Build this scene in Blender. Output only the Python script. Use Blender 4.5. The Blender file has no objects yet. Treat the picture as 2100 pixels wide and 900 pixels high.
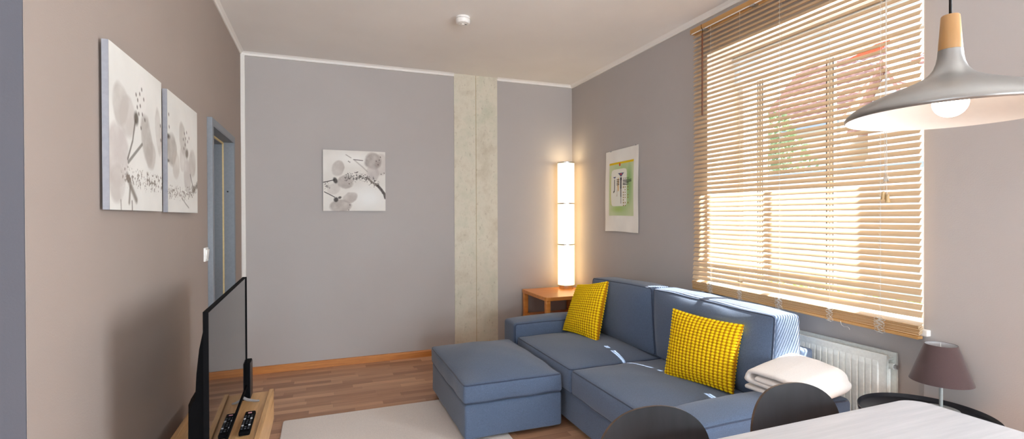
import bpy, bmesh, math, random
import numpy as np
from mathutils import Vector, Matrix

random.seed(7)
RNG = np.random.default_rng(11)
SC = bpy.context.scene
COL = SC.collection
PI = math.pi

# ------------------------------------------------------------------ room metrics (metres)
XL, XR, YB, ZC = -0.675, 2.611, 4.928, 2.862
YE = 1.54                       # where the left wall ends in a corner
EYE = 1.40


def srgb(r, g, b):
    def f(c):
        c /= 255.0
        return c / 12.92 if c <= 0.04045 else ((c + 0.055) / 1.055) ** 2.4
    return (f(r), f(g), f(b), 1.0)


# ------------------------------------------------------------------ materials
def new_mat(name):
    m = bpy.data.materials.new(name)
    m.use_nodes = True
    nt = m.node_tree
    return m, nt, nt.nodes['Principled BSDF']


def coords(nt, scale=(1, 1, 1), rot=(0, 0, 0)):
    tc = nt.nodes.new('ShaderNodeTexCoord')
    mp = nt.nodes.new('ShaderNodeMapping')
    mp.inputs['Scale'].default_value = scale
    mp.inputs['Rotation'].default_value = rot
    nt.links.new(tc.outputs['Object'], mp.inputs['Vector'])
    return mp.outputs['Vector']


def noise(nt, vec, scale, detail=3, rough=0.55):
    n = nt.nodes.new('ShaderNodeTexNoise')
    n.inputs['Scale'].default_value = scale
    n.inputs['Detail'].default_value = detail
    n.inputs['Roughness'].default_value = rough
    nt.links.new(vec, n.inputs['Vector'])
    return n.outputs['Fac']


def ramp(nt, fac, stops):
    r = nt.nodes.new('ShaderNodeValToRGB')
    e = r.color_ramp.elements
    e[0].position, e[0].color = stops[0]
    e[1].position, e[1].color = stops[-1]
    for p, c in stops[1:-1]:
        k = e.new(p)
        k.color = c
    nt.links.new(fac, r.inputs['Fac'])
    return r.outputs['Color']


def bump(nt, bsdf, fac, strength, dist=0.002):
    b = nt.nodes.new('ShaderNodeBump')
    b.inputs['Strength'].default_value = strength
    b.inputs['Distance'].default_value = dist
    nt.links.new(fac, b.inputs['Height'])
    nt.links.new(b.outputs['Normal'], bsdf.inputs['Normal'])


def plain(name, col, rough=0.5, metal=0.0, nscale=60, var=0.06, bstr=0.05, spec=0.5, coat=0.0):
    """one colour with a fine procedural variation and grain"""
    m, nt, b = new_mat(name)
    v = coords(nt)
    f = noise(nt, v, nscale)
    lo = tuple(c * (1 - var) for c in col[:3]) + (1,)
    hi = tuple(min(1, c * (1 + var)) for c in col[:3]) + (1,)
    nt.links.new(ramp(nt, f, [(0.3, lo), (0.7, hi)]), b.inputs['Base Color'])
    b.inputs['Roughness'].default_value = rough
    b.inputs['Metallic'].default_value = metal
    b.inputs['Specular IOR Level'].default_value = spec
    b.inputs['Coat Weight'].default_value = coat
    if bstr:
        bump(nt, b, f, bstr)
    return m


def wall_paint(name, col):
    m, nt, b = new_mat(name)
    v = coords(nt)
    f = noise(nt, v, 1.3, 4)
    lo = tuple(c * 0.97 for c in col[:3]) + (1,)
    hi = tuple(c * 1.03 for c in col[:3]) + (1,)
    nt.links.new(ramp(nt, f, [(0.3, lo), (0.7, hi)]), b.inputs['Base Color'])
    b.inputs['Roughness'].default_value = 0.85
    b.inputs['Specular IOR Level'].default_value = 0.25
    bump(nt, b, noise(nt, v, 170, 3), 0.16, 0.003)
    return m


def wood(name, c1, c2, stretch=(3, 40, 40), scale=1.0, rough=0.45, c3=None, spec=0.5):
    m, nt, b = new_mat(name)
    v = coords(nt, stretch)
    f = noise(nt, v, scale, 6, 0.6)
    stops = [(0.28, c1), (0.72, c2)] if c3 is None else [(0.25, c1), (0.5, c2), (0.75, c3)]
    nt.links.new(ramp(nt, f, stops), b.inputs['Base Color'])
    b.inputs['Roughness'].default_value = rough
    b.inputs['Specular IOR Level'].default_value = spec
    bump(nt, b, f, 0.06, 0.001)
    return m


def fabric(name, col, var=0.35, scale=420, bstr=0.5):
    m, nt, b = new_mat(name)
    v = coords(nt)
    f1 = noise(nt, v, scale, 2, 0.7)
    lo = tuple(c * (1 - var) for c in col[:3]) + (1,)
    hi = tuple(min(1, c * (1 + var)) for c in col[:3]) + (1,)
    nt.links.new(ramp(nt, f1, [(0.3, lo), (0.7, hi)]), b.inputs['Base Color'])
    b.inputs['Roughness'].default_value = 0.95
    b.inputs['Specular IOR Level'].default_value = 0.15
    b.inputs['Sheen Weight'].default_value = 0.25
    b.inputs['Sheen Roughness'].default_value = 0.5
    bump(nt, b, f1, bstr, 0.001)
    return m


def printed(name, rough=0.7):
    """colours painted on the mesh (the print on a canvas, the knit of a cushion)"""
    m, nt, b = new_mat(name)
    a = nt.nodes.new('ShaderNodeVertexColor')
    a.layer_name = 'print'
    nt.links.new(a.outputs['Color'], b.inputs['Base Color'])
    b.inputs['Roughness'].default_value = rough
    b.inputs['Specular IOR Level'].default_value = 0.2
    bump(nt, b, noise(nt, coords(nt), 500, 2), 0.15, 0.001)
    return m


def glow(name, col, strength):
    m, nt, b = new_mat(name)
    b.inputs['Base Color'].default_value = (0.8, 0.8, 0.78, 1)
    b.inputs['Emission Color'].default_value = col
    b.inputs['Emission Strength'].default_value = strength
    f = noise(nt, coords(nt), 30)
    b.inputs['Roughness'].default_value = 0.6
    bump(nt, b, f, 0.02)
    return m


def glass(name):
    m, nt, b = new_mat(name)
    nt.nodes.remove(b)
    out = nt.nodes['Material Output']
    t = nt.nodes.new('ShaderNodeBsdfTransparent')
    t.inputs['Color'].default_value = (0.97, 0.985, 0.98, 1)
    g = nt.nodes.new('ShaderNodeBsdfGlossy')
    g.inputs['Roughness'].default_value = 0.02
    fr = nt.nodes.new('ShaderNodeLayerWeight')
    fr.inputs['Blend'].default_value = 0.5
    pw = nt.nodes.new('ShaderNodeMath')
    pw.operation = 'POWER'
    pw.inputs[1].default_value = 5.0
    nt.links.new(fr.outputs['Facing'], pw.inputs[0])
    ad = nt.nodes.new('ShaderNodeMath')
    ad.operation = 'MULTIPLY_ADD'
    ad.inputs[1].default_value = 0.5
    ad.inputs[2].default_value = 0.02
    nt.links.new(pw.outputs[0], ad.inputs[0])
    mx = nt.nodes.new('ShaderNodeMixShader')
    nt.links.new(ad.outputs[0], mx.inputs['Fac'])
    nt.links.new(t.outputs['BSDF'], mx.inputs[1])
    nt.links.new(g.outputs['BSDF'], mx.inputs[2])
    nt.links.new(mx.outputs['Shader'], out.inputs['Surface'])
    return m


def cloth_screen(name, col):
    """thin outdoor shade cloth that lets part of the sun through"""
    m, nt, b = new_mat(name)
    out = nt.nodes['Material Output']
    b.inputs['Base Color'].default_value = col
    b.inputs['Roughness'].default_value = 0.9
    bump(nt, b, noise(nt, coords(nt), 300), 0.2)
    t = nt.nodes.new('ShaderNodeBsdfTranslucent')
    t.inputs['Color'].default_value = col
    mx = nt.nodes.new('ShaderNodeMixShader')
    mx.inputs['Fac'].default_value = 0.6
    nt.links.new(b.outputs['BSDF'], mx.inputs[1])
    nt.links.new(t.outputs['BSDF'], mx.inputs[2])
    nt.links.new(mx.outputs['Shader'], out.inputs['Surface'])
    return m


def floor_mat():
    m, nt, b = new_mat('parquet')
    v = coords(nt)
    def math_(op, a, c=None):
        n = nt.nodes.new('ShaderNodeMath')
        n.operation = op
        for i, k in enumerate((a, c)):
            if k is None:
                continue
            if isinstance(k, (int, float)):
                n.inputs[i].default_value = k
            else:
                nt.links.new(k, n.inputs[i])
        return n.outputs[0]
    sep = nt.nodes.new('ShaderNodeSeparateXYZ')
    nt.links.new(v, sep.inputs[0])
    yy = math_('DIVIDE', sep.outputs['Y'], 0.066)
    row = math_('FLOOR', yy)
    w1 = nt.nodes.new('ShaderNodeTexWhiteNoise')
    w1.noise_dimensions = '1D'
    nt.links.new(row, w1.inputs['W'])
    xx = math_('ADD', math_('DIVIDE', sep.outputs['X'], 0.52), math_('MULTIPLY', w1.outputs['Value'], 9.0))
    cell = math_('FLOOR', xx)
    cmb = nt.nodes.new('ShaderNodeCombineXYZ')
    nt.links.new(cell, cmb.inputs[0])
    nt.links.new(row, cmb.inputs[1])
    w2 = nt.nodes.new('ShaderNodeTexWhiteNoise')
    w2.noise_dimensions = '2D'
    nt.links.new(cmb.outputs[0], w2.inputs['Vector'])
    strip = ramp(nt, w2.outputs['Value'], [(0.0, srgb(166, 124, 96)), (0.35, srgb(186, 142, 110)), (0.75, srgb(198, 154, 122)), (1.0, srgb(220, 178, 142))])
    ex = math_('MULTIPLY', math_('FRACT', xx), 0.52)
    ey = math_('MULTIPLY', math_('FRACT', yy), 0.066)
    seam = math_('MAXIMUM', math_('LESS_THAN', ex, 0.0012), math_('LESS_THAN', ey, 0.0008))
    joint = nt.nodes.new('ShaderNodeMix')
    joint.data_type = 'RGBA'
    nt.links.new(math_('MULTIPLY', seam, 0.45), joint.inputs['Factor'])
    nt.links.new(strip, joint.inputs['A'])
    joint.inputs['B'].default_value = srgb(84, 56, 40)
    g = noise(nt, coords(nt, (3, 60, 60)), 1.0, 6, 0.6)
    gc = ramp(nt, g, [(0.25, (0.72, 0.68, 0.66, 1)), (0.75, (1.15, 1.12, 1.1, 1))])
    mul = nt.nodes.new('ShaderNodeMix')
    mul.data_type = 'RGBA'
    mul.blend_type = 'MULTIPLY'
    mul.inputs['Factor'].default_value = 1.0
    nt.links.new(joint.outputs['Result'], mul.inputs['A'])
    nt.links.new(gc, mul.inputs['B'])
    nt.links.new(mul.outputs['Result'], b.inputs['Base Color'])
    b.inputs['Roughness'].default_value = 0.38
    bump(nt, b, g, 0.05, 0.001)
    return m


def concrete_mat():
    m, nt, b = new_mat('bare_concrete')
    v = coords(nt)
    f1 = noise(nt, v, 3.5, 6, 0.65)
    f2 = noise(nt, coords(nt, (1, 1, 0.6)), 38, 6, 0.72)
    base = ramp(nt, f1, [(0.3, srgb(198, 188, 168)), (0.5, srgb(216, 209, 192)), (0.72, srgb(196, 196, 176))])
    chips = ramp(nt, f2, [(0.33, (0.62, 0.57, 0.52, 1)), (0.42, (1, 1, 1, 1)), (0.64, (1, 1, 1, 1)), (0.7, (1.12, 1.12, 1.1, 1))])
    mul = nt.nodes.new('ShaderNodeMix')
    mul.data_type = 'RGBA'
    mul.blend_type = 'MULTIPLY'
    mul.inputs['Factor'].default_value = 0.6
    nt.links.new(base, mul.inputs['A'])
    nt.links.new(chips, mul.inputs['B'])
    nt.links.new(mul.outputs['Result'], b.inputs['Base Color'])
    b.inputs['Roughness'].default_value = 0.85
    bump(nt, b, f2, 0.3, 0.003)
    return m


def leaf_mat(name, c1, c2):
    m, nt, b = new_mat(name)
    f = noise(nt, coords(nt), 5, 3)
    nt.links.new(ramp(nt, f, [(0.3, c1), (0.7, c2)]), b.inputs['Base Color'])
    b.inputs['Roughness'].default_value = 0.6
    return m


def tile_mat(name, c1, c2):
    m, nt, b = new_mat(name)
    f = noise(nt, coords(nt), 9, 4)
    nt.links.new(ramp(nt, f, [(0.3, c1), (0.7, c2)]), b.inputs['Base Color'])
    b.inputs['Roughness'].default_value = 0.8
    return m


M = dict(
    wall=wall_paint('taupe_wall_paint', srgb(179, 173, 170)),
    wall_lamp_tint=wall_paint('lamp_tinted_wall_paint', srgb(163, 150, 142)),  # left wall: warm lamplight tint mixed into the paint colour
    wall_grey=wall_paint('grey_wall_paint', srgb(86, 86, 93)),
    ceiling=wall_paint('ceiling_paint', srgb(243, 241, 238)),
    trim=plain('white_trim_paint', srgb(235, 231, 226), 0.6, var=0.015, bstr=0.02),
    floor=floor_mat(), concrete=concrete_mat(),
    groove=plain('groove', srgb(176, 158, 120), 0.9),
    base_wood=wood('skirting_wood', srgb(176, 106, 46), srgb(206, 136, 66), (4, 60, 60)),
    door=plain('blue_grey_door_paint', srgb(124, 129, 136), 0.5),
    seal=plain('beige_door_seal', srgb(214, 190, 140), 0.6),
    white_plastic=plain('white_plastic', srgb(240, 238, 234), 0.35, bstr=0.02),
    white_enamel=plain('white_enamel', srgb(226, 230, 226), 0.3, bstr=0.02),
    dark_gap=plain('dark_gap', srgb(28, 28, 30), 0.8),
    gasket=plain('window_gasket', srgb(48, 50, 54), 0.6),
    sofa=fabric('blue_grey_weave', srgb(86, 101, 125)),
    piping=fabric('piping_weave', srgb(60, 71, 92)),
    black_wood=wood('black_stained_ply', srgb(14, 14, 16), srgb(28, 27, 31), (30, 30, 3), 1.0, 0.45, spec=0.32),
    ply_edge=wood('ply_edge', srgb(62, 47, 38), srgb(88, 68, 52), (30, 30, 30), 1.0, 0.5),
    table_wood=wood('bleached_wood', srgb(154, 151, 152), srgb(171, 167, 167), (3, 50, 50), 1.0, 0.42),
    oak=wood('oak_plank', srgb(164, 120, 74), srgb(212, 168, 116), (34, 2.2, 30), 1.0, 0.42, srgb(190, 146, 96)),
    cherry=wood('cherry_wood', srgb(204, 124, 52), srgb(232, 158, 82), (3, 30, 30), 1.0, 0.3),
    bamboo=wood('blind_wood', srgb(200, 172, 138), srgb(214, 189, 156), (60, 1.2, 60), 1.0, 0.5),
    slat_edge_shade=wood('shaded_slat_edge_wood', srgb(176, 128, 74), srgb(202, 156, 100), (60, 1.2, 60), 1.0, 0.5),
    bamboo_dark=wood('blind_rail_wood', srgb(182, 134, 76), srgb(202, 156, 98), (60, 1.2, 60), 1.0, 0.45),
    wand=plain('brown_wand', srgb(104, 56, 28), 0.4),
    cord=plain('cord', srgb(206, 200, 190), 0.8),
    cork=wood('tassel_wood', srgb(176, 146, 100), srgb(204, 176, 130), (30, 30, 30)),
    chrome=plain('brushed_metal', srgb(200, 200, 202), 0.28, 1.0, bstr=0.02),
    satin_silver=plain('satin_silver', srgb(160, 163, 168), 0.4, 0.5, var=0.02, bstr=0.0),
    pend_metal=plain('satin_silver_paint', srgb(150, 149, 147), 0.38, 0.88, var=0.02, bstr=0.0),
    pend_inner=plain('white_shade_inside', srgb(240, 232, 224), 0.6, var=0.01, bstr=0.0),
    pend_wood=wood('lamp_neck_wood', srgb(156, 114, 66), srgb(178, 136, 88), (40, 40, 3), 1.0, 0.4),
    black=plain('black_plastic', srgb(10, 10, 12), 0.7, bstr=0.02, spec=0.06),
    black_matt=plain('black_powder_coat', srgb(30, 30, 36), 0.38, bstr=0.05),
    cable=plain('black_cable', srgb(12, 12, 14), 0.6),
    bulb=glow('lit_bulb', (1.0, 0.88, 0.72, 1), 6.0),
    lamp_shade=glow('lit_paper_shade', (1.0, 0.67, 0.31, 1), 2.5),
    lamp_top=glow('lamp_opening', (1.0, 0.76, 0.44, 1), 11.0),
    brown_shade=fabric('brown_shade_cloth', srgb(80, 64, 64), 0.08, 500, 0.2),
    shade_lining=plain('pale_shade_lining', srgb(214, 212, 214), 0.7),
    grey_paint=plain('grey_lacquer', srgb(168, 172, 170), 0.45),
    blanket=fabric('cream_fleece', srgb(236, 230, 225), 0.06, 260, 0.5),
    rug=fabric('pale_rug_pile', srgb(226, 216, 208), 0.14, 260, 0.9),
    printed=printed('canvas_print'),
    paper=printed('art_paper', 0.9),
    knit=printed('knobbly_knit', 0.9),
    canvas_side_shade=plain('canvas_side_shade', srgb(150, 151, 158), 0.8),  # bluish shade of the canvas sides put into their colour
    glass=glass('window_glass'),
    awning=cloth_screen('white_awning_cloth', (0.86, 0.92, 0.97, 1)),
    pvc=plain('white_window_frame', srgb(236, 238, 240), 0.35),
    house_white=plain('white_render', srgb(206, 208, 212), 0.9, nscale=4),
    house_yellow=plain('pale_yellow_render', srgb(206, 202, 192), 0.9, nscale=4),
    tiles=tile_mat('clay_tiles', srgb(150, 112, 104), srgb(186, 146, 136)),
    tiles_orange=tile_mat('orange_cloth', srgb(214, 62, 16), srgb(226, 76, 24)),
    slate=plain('grey_frame', srgb(150, 158, 172), 0.5),
    pane_blue=plain('sky_reflecting_pane', srgb(150, 176, 206), 0.1),
    leaf=leaf_mat('bush_leaf', srgb(112, 132, 98), srgb(160, 174, 134)),
    leaf2=leaf_mat('hedge_leaf', srgb(120, 156, 70), srgb(176, 200, 110)),
    bark=plain('bark', srgb(96, 80, 62), 0.9),
    ground=plain('pale_paving', srgb(150, 148, 146), 0.9, nscale=3),
    grass=leaf_mat('lawn', srgb(110, 128, 84), srgb(136, 150, 106)),
    remote_key=plain('grey_keys', srgb(58, 60, 66), 0.5),
    remote_pink=plain('pink_key', srgb(214, 150, 160), 0.5),
    remote_white=plain('white_keys', srgb(206, 208, 212), 0.5),
)
# the glossy black television panel
_m, _nt, _b = new_mat('glossy_black_screen')
_b.inputs['Base Color'].default_value = (0.004, 0.004, 0.005, 1)
_b.inputs['Roughness'].default_value = 0.03
_b.inputs['IOR'].default_value = 1.75
_b.inputs['Specular Tint'].default_value = (1, 1, 1, 1)
bump(_nt, _b, noise(_nt, coords(_nt), 2), 0.002)
M['screen'] = _m


# ------------------------------------------------------------------ mesh builder
class MB:
    def __init__(self):
        self.v, self.f = [], []

    def add(self, verts, faces):
        o = len(self.v)
        self.v += [tuple(map(float, p)) for p in verts]
        self.f += [tuple(i + o for i in q) for q in faces]
        return self

    def box(self, x0, x1, y0, y1, z0, z1):
        v = [(x, y, z) for x in (x0, x1) for y in (y0, y1) for z in (z0, z1)]
        return self.add(v, [(0, 1, 3, 2), (4, 6, 7, 5), (0, 4, 5, 1), (2, 3, 7, 6), (0, 2, 6, 4), (1, 5, 7, 3)])

    def tube(self, path, r, n=8, cap=True):
        P = [Vector(p) for p in path]
        R = r if hasattr(r, '__len__') else [r] * len(P)
        verts, faces = [], []
        up = None
        for i, p in enumerate(P):
            t = (P[min(i + 1, len(P) - 1)] - P[max(i - 1, 0)])
            t = t.normalized() if t.length > 1e-9 else Vector((0, 0, 1))
            if up is None:
                up = Vector((0, 0, 1)) if abs(t.z) < 0.9 else Vector((1, 0, 0))
            a = (up - t * up.dot(t))
            a = a.normalized() if a.length > 1e-6 else t.orthogonal().normalized()
            b = t.cross(a)
            up = a
            for k in range(n):
                c, s = math.cos(2 * PI * k / n), math.sin(2 * PI * k / n)
                verts.append(p + (a * c + b * s) * R[i])
        m = len(P)
        for i in range(m - 1):
            for k in range(n):
                k2 = (k + 1) % n
                faces.append((i * n + k, i * n + k2, (i + 1) * n + k2, (i + 1) * n + k))
        if cap:
            faces.append(tuple(reversed(range(n))))
            faces.append(tuple((m - 1) * n + k for k in range(n)))
        return self.add(verts, faces)

    def ring(self, pts, r, n=8):
        """closed tube"""
        P = [Vector(p) for p in pts]
        m = len(P)
        verts, faces = [], []
        up = None
        for i, p in enumerate(P):
            t = (P[(i + 1) % m] - P[(i - 1) % m]).normalized()
            if up is None:
                up = Vector((0, 0, 1)) if abs(t.z) < 0.9 else Vector((1, 0, 0))
            a = (up - t * up.dot(t)).normalized()
            b = t.cross(a)
            for k in range(n):
                c, s = math.cos(2 * PI * k / n), math.sin(2 * PI * k / n)
                verts.append(p + (a * c + b * s) * r)
        for i in range(m):
            j = (i + 1) % m
            for k in range(n):
                k2 = (k + 1) % n
                faces.append((i * n + k, i * n + k2, j * n + k2, j * n + k))
        return self.add(verts, faces)

    def lathe(self, prof, c=(0, 0), n=48, closed=False):
        verts, faces = [], []
        for r, z in prof:
            for k in range(n):
                a = 2 * PI * k / n
                verts.append((c[0] + r * math.cos(a), c[1] + r * math.sin(a), z))
        m = len(prof)
        rng = range(m) if closed else range(m - 1)
        for i in rng:
            j = (i + 1) % m
            for k in range(n):
                k2 = (k + 1) % n
                faces.append((i * n + k, i * n + k2, j * n + k2, j * n + k))
        return self.add(verts, faces)

    def prism(self, poly, axis, a0, a1):
        """poly: 2-D outline; extruded along axis from a0 to a1"""
        n = len(poly)

        def mk(p, a):
            if axis == 'x':
                return (a, p[0], p[1])
            if axis == 'y':
                return (p[0], a, p[1])
            return (p[0], p[1], a)
        v = [mk(p, a0) for p in poly] + [mk(p, a1) for p in poly]
        f = [tuple(range(n)), tuple(range(2 * n - 1, n - 1, -1))]
        f += [(i, i + n, (i + 1) % n + n, (i + 1) % n) for i in range(n)]
        return self.add(v, f)

    def build(self, name, mat, parent=None, origin=None, smooth=False, bevel=0, seg=2, col=None, angle=None):
        v = np.array(self.v, float)
        if parent is not None:
            org = np.array(parent['_o'])
        elif origin is not None:
            org = np.array(origin)
        else:
            lo, hi = v.min(0), v.max(0)
            org = np.array([(lo[0] + hi[0]) / 2, (lo[1] + hi[1]) / 2, lo[2]])
        me = bpy.data.meshes.new(name)
        me.from_pydata((v - org).tolist(), [], self.f)
        me.validate()
        bm = bmesh.new()
        bm.from_mesh(me)
        bmesh.ops.recalc_face_normals(bm, faces=bm.faces)
        bm.to_mesh(me)
        bm.free()
        if col is not None:
            at = me.color_attributes.new('print', 'FLOAT_COLOR', 'POINT')
            at.data.foreach_set('color', np.asarray(col, np.float32).ravel())
        me.materials.append(mat)
        if smooth:
            me.polygons.foreach_set('use_smooth', [True] * len(me.polygons))
            if angle:
                me.set_sharp_from_angle(angle=math.radians(angle))
        o = bpy.data.objects.new(name, me)
        COL.objects.link(o)
        if parent is not None:
            o.parent = parent['_e']
            po = parent.get('_eo', parent['_o'])
            o.location = org - np.array(po)
        else:
            o.location = org
        if bevel:
            md = o.modifiers.new('edge', 'BEVEL')
            md.width = bevel
            md.segments = seg
            md.limit_method = 'ANGLE'
            md.angle_limit = math.radians(40)
        return o


def thing(name, loc, label, cat, group=None):
    e = bpy.data.objects.new(name, None)
    e.empty_display_size = 0.1
    COL.objects.link(e)
    e.location = loc
    e['label'] = label
    e['category'] = cat
    if group:
        e['group'] = group
    return {'_e': e, '_o': tuple(loc)}


def under(part, root):
    """handle for sub-parts of a part (its own origin sits at the root's origin)"""
    return {'_e': part, '_o': root['_o']}


def tag(o, label, cat, group=None):
    o['label'] = label
    o['category'] = cat
    if group:
        o['group'] = group
    return o


def struct(o):
    o['kind'] = 'structure'
    return o


# ------------------------------------------------------------------ soft boxes
class Soft:
    """rounded, bulging box, optionally warped onto eight corners"""

    def __init__(self, lo, hi, r=0.03, bulge=None, corners=None, wob=0.0, seed=0, pw=2.4):
        self.pw = pw
        self.lo, self.hi = np.array(lo, float), np.array(hi, float)
        self.c = (self.lo + self.hi) / 2
        self.h = (self.hi - self.lo) / 2
        self.r = min(r, *(self.h * 0.95))
        self.b = bulge or {}
        self.corners = corners
        self.wob = wob
        g = np.random.default_rng(seed)
        self.ph = g.uniform(0, 6.28, (6, 3))
        self.fr = g.uniform(6, 26, (6, 3))

    def map(self, p):
        p = np.array(p, float)
        h = self.h
        u = np.clip(p / h, -1, 1)
        q = p.copy()
        for k, amt in self.b.items():
            ax = 'xyz'.index(k[0])
            sg = 1 if k[1] == '+' else -1
            o1, o2 = [i for i in range(3) if i != ax]
            w = np.clip(sg * u[:, ax], 0, 1)
            q[:, ax] += sg * amt * w * (1 - np.abs(u[:, o1]) ** self.pw) * (1 - np.abs(u[:, o2]) ** self.pw)
        if self.wob:
            d = np.zeros(len(p))
            for a, f in zip(self.ph, self.fr):
                d += np.sin(p[:, 0] * f[0] + a[0]) * np.sin(p[:, 1] * f[1] + a[1]) * np.sin(p[:, 2] * f[2] + a[2])
            q += (d * self.wob / 2)[:, None] * np.sign(u) * np.abs(u) ** 3
        if self.corners is None:
            return q + self.c
        t = (q / h + 1) / 2
        out = np.zeros_like(q)
        for i in (0, 1):
            for j in (0, 1):
                for k in (0, 1):
                    w = (t[:, 0] if i else 1 - t[:, 0]) * (t[:, 1] if j else 1 - t[:, 1]) * (t[:, 2] if k else 1 - t[:, 2])
                    out += w[:, None] * np.array(self.corners[(i, j, k)])
        return out

    def lines(self, ax, n):
        h, r = self.h[ax], self.r
        e = np.array([0, 0.3, 0.65, 1.0]) * r
        mid = np.linspace(-h + r, h - r, n)
        return np.unique(np.round(np.concatenate([-h + e, mid, h - e]), 6))

    def mb(self, n=14):
        L = [self.lines(a, n) for a in range(3)]
        verts, faces, seen = [], [], {}

        def vid(p):
            k = tuple(np.round(p, 5))
            if k not in seen:
                seen[k] = len(verts)
                verts.append(p)
            return seen[k]
        for ax in range(3):
            o1, o2 = [i for i in range(3) if i != ax]
            for sg in (-1, 1):
                grid = []
                for a in L[o1]:
                    row = []
                    for b in L[o2]:
                        p = np.zeros(3)
                        p[ax] = sg * self.h[ax]
                        p[o1], p[o2] = a, b
                        row.append(vid(p))
                    grid.append(row)
                for i in range(len(grid) - 1):
                    for j in range(len(grid[0]) - 1):
                        faces.append((grid[i][j], grid[i + 1][j], grid[i + 1][j + 1], grid[i][j + 1]))
        P = np.array(verts)
        inner = self.h - self.r
        Q = np.clip(P, -inner, inner)
        D = P - Q
        D /= np.maximum(np.linalg.norm(D, axis=1), 1e-9)[:, None]
        P = self.map(Q + D * self.r)
        m = MB()
        return m.add(P, faces)

    def loop(self, ax, sg, rad, name='ring'):
        """closed piping along the edge loop of face (ax, sg)"""
        k = self.r * 0.293
        o1, o2 = [i for i in range(3) if i != ax]
        a, b = self.h[o1] - k, self.h[o2] - k
        rc = min(self.r, a * 0.5, b * 0.5)
        pts = []
        for cx, cy, a0 in ((a - rc, b - rc, 0), (-a + rc, b - rc, 90), (-a + rc, -b + rc, 180), (a - rc, -b + rc, 270)):
            for t in range(0, 91, 18):
                th = math.radians(a0 + t)
                pts.append((cx + rc * math.cos(th), cy + rc * math.sin(th)))
        dense = []
        for i in range(len(pts)):
            p, q = pts[i], pts[(i + 1) % len(pts)]
            d = math.hypot(q[0] - p[0], q[1] - p[1])
            n = max(1, int(d / 0.03))
            for s in range(n):
                dense.append((p[0] + (q[0] - p[0]) * s / n, p[1] + (q[1] - p[1]) * s / n))
        P = np.zeros((len(dense), 3))
        P[:, o1] = [d[0] for d in dense]
        P[:, o2] = [d[1] for d in dense]
        P[:, ax] = sg * (self.h[ax] - k)
        return MB().ring(self.map(P), rad, 8)


# ================================================================== THE ROOM
b = MB().box(-3.3, XR + 0.60, -6.3, YB + 0.1, -0.12, 0.0)
struct(b.build('floor', M['floor']))
b = MB().box(-3.3, XR + 0.60, -6.3, YB + 0.1, ZC, ZC + 0.12)
struct(b.build('ceiling', M['ceiling']))
b = MB().box(XL - 0.4, XR + 0.60, YB, YB + 0.2, 0, ZC)
struct(b.build('wall_back', M['wall']))
# left wall with the doorway recess
DY0, DY1, DZ = 3.60, 4.37, 1.985
b = MB()
b.box(XL - 0.32, XL, YE, DY0, 0, ZC)
b.box(XL - 0.32, XL, DY1, YB, 0, ZC)
b.box(XL - 0.32, XL, DY0, DY1, DZ, ZC)
struct(b.build('wall_left', M['wall_lamp_tint']))
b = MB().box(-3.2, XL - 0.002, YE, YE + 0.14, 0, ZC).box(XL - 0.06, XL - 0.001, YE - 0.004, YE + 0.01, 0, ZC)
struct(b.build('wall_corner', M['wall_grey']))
b = MB().box(-3.3, -3.2, -6.2, -2.2, 0, ZC).box(-3.3, -3.2, -0.2, YE + 0.14, 0, ZC).box(-3.3, -3.2, -2.2, -0.2, 2.4, ZC).box(-3.3, -3.2, -2.2, -0.2, 0, 0.95)
struct(b.build('wall_kitchen', M['wall']))
w4 = bpy.data.objects.new('fill_window_4', None)  # unseen kitchen window, added to brighten the right wall and sofa
COL.objects.link(w4)
w4.location = (-3.25, -1.2, 0.95)
w4['kind'] = 'structure'
W4 = {'_e': w4, '_o': (-3.25, -1.2, 0.95)}
b = MB()
for y in (-2.2, -1.23, -0.26):
    b.box(-3.28, -3.22, y, y + 0.06, 0.95, 2.4)
b.box(-3.28, -3.22, -2.2, -0.2, 0.95, 1.01).box(-3.28, -3.22, -2.2, -0.2, 2.34, 2.4)
b.build('window_frame', M['trim'], W4)
for y in (-2.14, -1.17):
    MB().box(-3.252, -3.248, y, y + 0.91, 1.01, 2.34).build('pane', M['glass'], W4)
R3X0, R3X1, R3Z0, R3Z1 = -0.9, 2.5, 0.10, 2.45
b = MB().box(-3.3, R3X0, -6.3, -6.2, 0, ZC).box(R3X1, XR + 0.60, -6.3, -6.2, 0, ZC).box(R3X0, R3X1, -6.3, -6.2, R3Z1, ZC).box(R3X0, R3X1, -6.3, -6.2, 0, R3Z0)
struct(b.build('wall_rear', M['wall']))
# right wall: window niche with a radiator recess below, second window nearer the camera
WY0, WY1, WZ0, WZ1, XO = 1.455, 2.846, 0.87, 2.57, 3.20
W2Y0, W2Y1, W2Z0, W2Z1 = -0.80, 0.75, 0.80, 2.45
b = MB()
b.box(XR, XO, WY1, YB, 0, ZC)
b.box(XR, 2.96, WY0, WY1, WZ1, ZC)
b.box(2.96, XO, WY0, WY1, WZ1 + 0.09, ZC)
b.box(XR + 0.064, XO, WY0, WY1, 0, WZ0 - 0.03)
b.box(XR, XO, W2Y1, WY0, 0, ZC)
b.box(XR, XO, W2Y0, W2Y1, W2Z1, ZC)
b.box(XR, XO, W2Y0, W2Y1, 0, W2Z0)
b.box(XR, XO, -6.3, W2Y0, 0, ZC)
struct(b.build('wall_right', M['wall']))

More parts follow.
